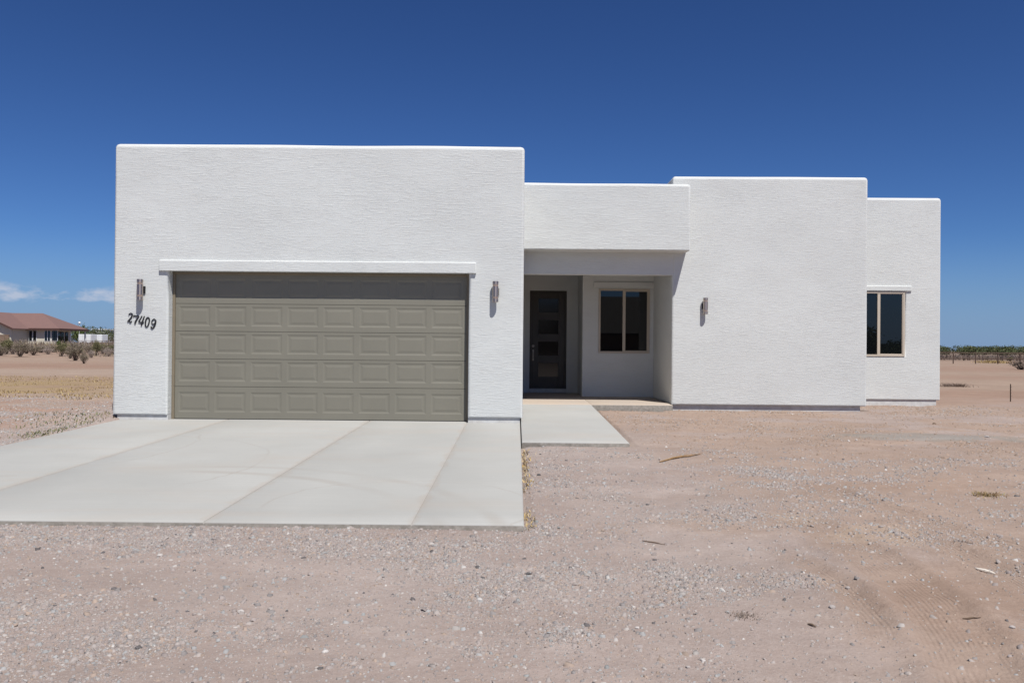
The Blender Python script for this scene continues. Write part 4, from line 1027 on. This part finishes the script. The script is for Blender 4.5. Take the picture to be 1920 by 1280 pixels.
# covered patio behind the end wall; its doors face right
xw = xr - .5; Yp_ = lambda p: NY * (110.5 - 968) / (p - 968)
for (a, b) in ((113, 119), (119.6, 125.5), (128, 133.5)):
    y0_, y1_ = Yp_(a), Yp_(b); d_ = MB().box(xw-.02, xw+.06, y0_-.04, y1_+.04, NB+.1, NB+2.15).build('patio_door', MATS['fascia'], nh)
    MB().box(xw+.061, xw+.075, y0_+.05, y1_-.05, NB+.2, NB+2.05).build('pane', MATS['glass'], d_)
MB().box(xw-.14, xw+.08, NY+4.21, NY+4.45, NB-.3, ez-.06).build('patio_post', MATS['white'], nh)
MB().box(rxe-.4, rxe-.22, E1-.7, E1-.5, NB-.3, ez-.19).build('patio_post', MATS['white'], nh)
MB().box(xl, xr-6, NY+4.21, NY+7.6, NB-.3, ez-.05).build('wall', MATS['cream'], nh)

bw_ = at(7, 650, 108); zb = gz1(bw_[0], 108)
m = MB(); 
for k in range(6): m.box(bw_[0]-5, bw_[0]+.62, 108, 108.2, zb-.2+.27*k, zb-.2+.27*k+.262)
m.box(bw_[0]-4.99, bw_[0]+.61, 108.01, 108.19, zb-.2, zb+1.40)
m.box(bw_[0]-5.02, bw_[0]+.65, 107.97, 108.23, zb+1.42, zb+1.50)
tag(m.build('block_wall', MATS['blockwall'], None), 'low tan block wall at the far left edge before the cream gable', 'wall')

# white trailer and shed
def trailer(a, b, top, bot, Yp, D_, label, name):
    x0_, x1_ = at(a, 630, Yp)[0], at(b, 630, Yp)[0]; g = gz1(x0_, Yp); zt = at((a+b)/2, top, Yp)[2]; zb = max(g+.35, at((a+b)/2, bot, Yp)[2])
    t = empty(name, ((x0_+x1_)/2, Yp, g), label=label, cat='trailer')
    MB().box(x0_, x1_, Yp, Yp+D_, zb, zt).build('body', MATS['white'], t, bevel=.05)
    r_ = MB()
    nrib = int((x1_-x0_)/.6)
    for k in range(nrib+1): xx = x0_+.06+(x1_-x0_-.12)*k/nrib; r_.box(xx-.02, xx+.02, Yp-.015, Yp-.002, zb+.05, zt-.05)
    r_.build('side_rib', MATS['mesh_screed'], t)
    for f_ in (.42, .58):
        xx = x0_+(x1_-x0_)*f_; w = MB(); w.tube((xx, Yp-.04, g+.33), (xx, Yp+.18, g+.33), .33, .33, 16); wo_ = w.build('wheel', MATS['rubber'], t)
        MB().tube((xx, Yp-.05, g+.33), (xx, Yp-.03, g+.33), .18, .16, 12).build('rim', MATS['white'], wo_)
trailer(147, 170.5, 626.5, 643.5, 150, 2.2, 'long white box trailer parked beyond the covered patio', 'box_trailer')
trailer(171.5, 191.5, 627.2, 642, 153, 2.2, 'shorter white box trailer parked right of the longer one', 'box_trailer')
x0_, x1_ = at(172, 620, 240)[0], at(199.5, 620, 240)[0]; zt, zb_2 = at(186, 616.5, 240)[2], gz1(x0_, 240)
fb = empty('white_building', ((x0_+x1_)/2, 240, zb_2), label='distant white flat building rising just over the far green trees at left', cat='building')
MB().box(x0_, x1_, 240, 246, zb_2-.5, zt-.25).build('wall', MATS['white'], fb)
MB().box(x0_-.25, x1_+.25, 239.8, 246.2, zt-.25, zt).build('roof', MATS['white'], fb)
# dark tree and the white globe lamp above it
tb = at(152, 640, 165); plant('tree', 'green', (tb[0], 165), 3.4, at(152, 609.5, 165)[2] - gz1(tb[0], 165), 'dark rounded tree rising behind the patio roof under a white globe', 'tree')
gp = at(149, 605.2, 160); gg = gz1(gp[0], 160)
lp = empty('globe_lamp', (gp[0], 160, gg), label='white globe lamp on a tall pole above the dark tree at left', cat='lamp')
MB().tube((gp[0], 160, gg-.2), (gp[0], 160, gp[2]-.2), .05, .035, 8).build('pole', MATS['mesh_screed'], lp)
MB().lathe((gp[0], 160, gp[2]), [(.23*math.sin(a_), -.23*math.cos(a_)) for a_ in [math.pi*(k+.5)/10 for k in range(10)]], 16).build('globe', MATS['white'], lp, smooth=60)

# ------------------------------------------------------------------ what lies behind the camera (seen in the window glass)
bh = empty('house_across', (7, -34, gz1(7, -34)), label='tan house with a tiled roof across the road, behind the camera', cat='house')
BZ = gz1(7, -34)
MB().box(-9, 21, -46, -34, BZ-.3, BZ+2.75).build('wall', MATS['blockwall'], bh)
m = MB(); quad_roof(m, [(-10, -47, BZ+2.7), (22, -47, BZ+2.7), (22, -33, BZ+2.7), (-10, -33, BZ+2.7), (-4, -40, BZ+6.3), (16, -40, BZ+6.3)], [(0, 1, 5, 4), (1, 2, 5), (2, 3, 4, 5), (3, 0, 4)])
m.build('roof', MATS['darktile'], bh)
for x_ in (-5, 1, 12, 17):
    w_ = MB().box(x_-.8, x_+.8, -34.02, -33.95, BZ+.9, BZ+2.3).build('window', MATS['vinyl'], bh)
    MB().box(x_-.72, x_+.72, -33.949, -33.94, BZ+.98, BZ+2.22).build('pane', MATS['glass'], w_)
plant('tree', 'green', (30.5, -34), 6.5, 3.3, 'broad green tree across the road, behind the camera at right', 'tree')
plant('tree', 'green', (38, -40), 6.0, 2.6, 'lower green tree across the road, far right behind the camera', 'tree')
plant('tree', 'olive', (4, -24), 3.0, 5.2, 'slim olive tree in front of the house across the road', 'tree')
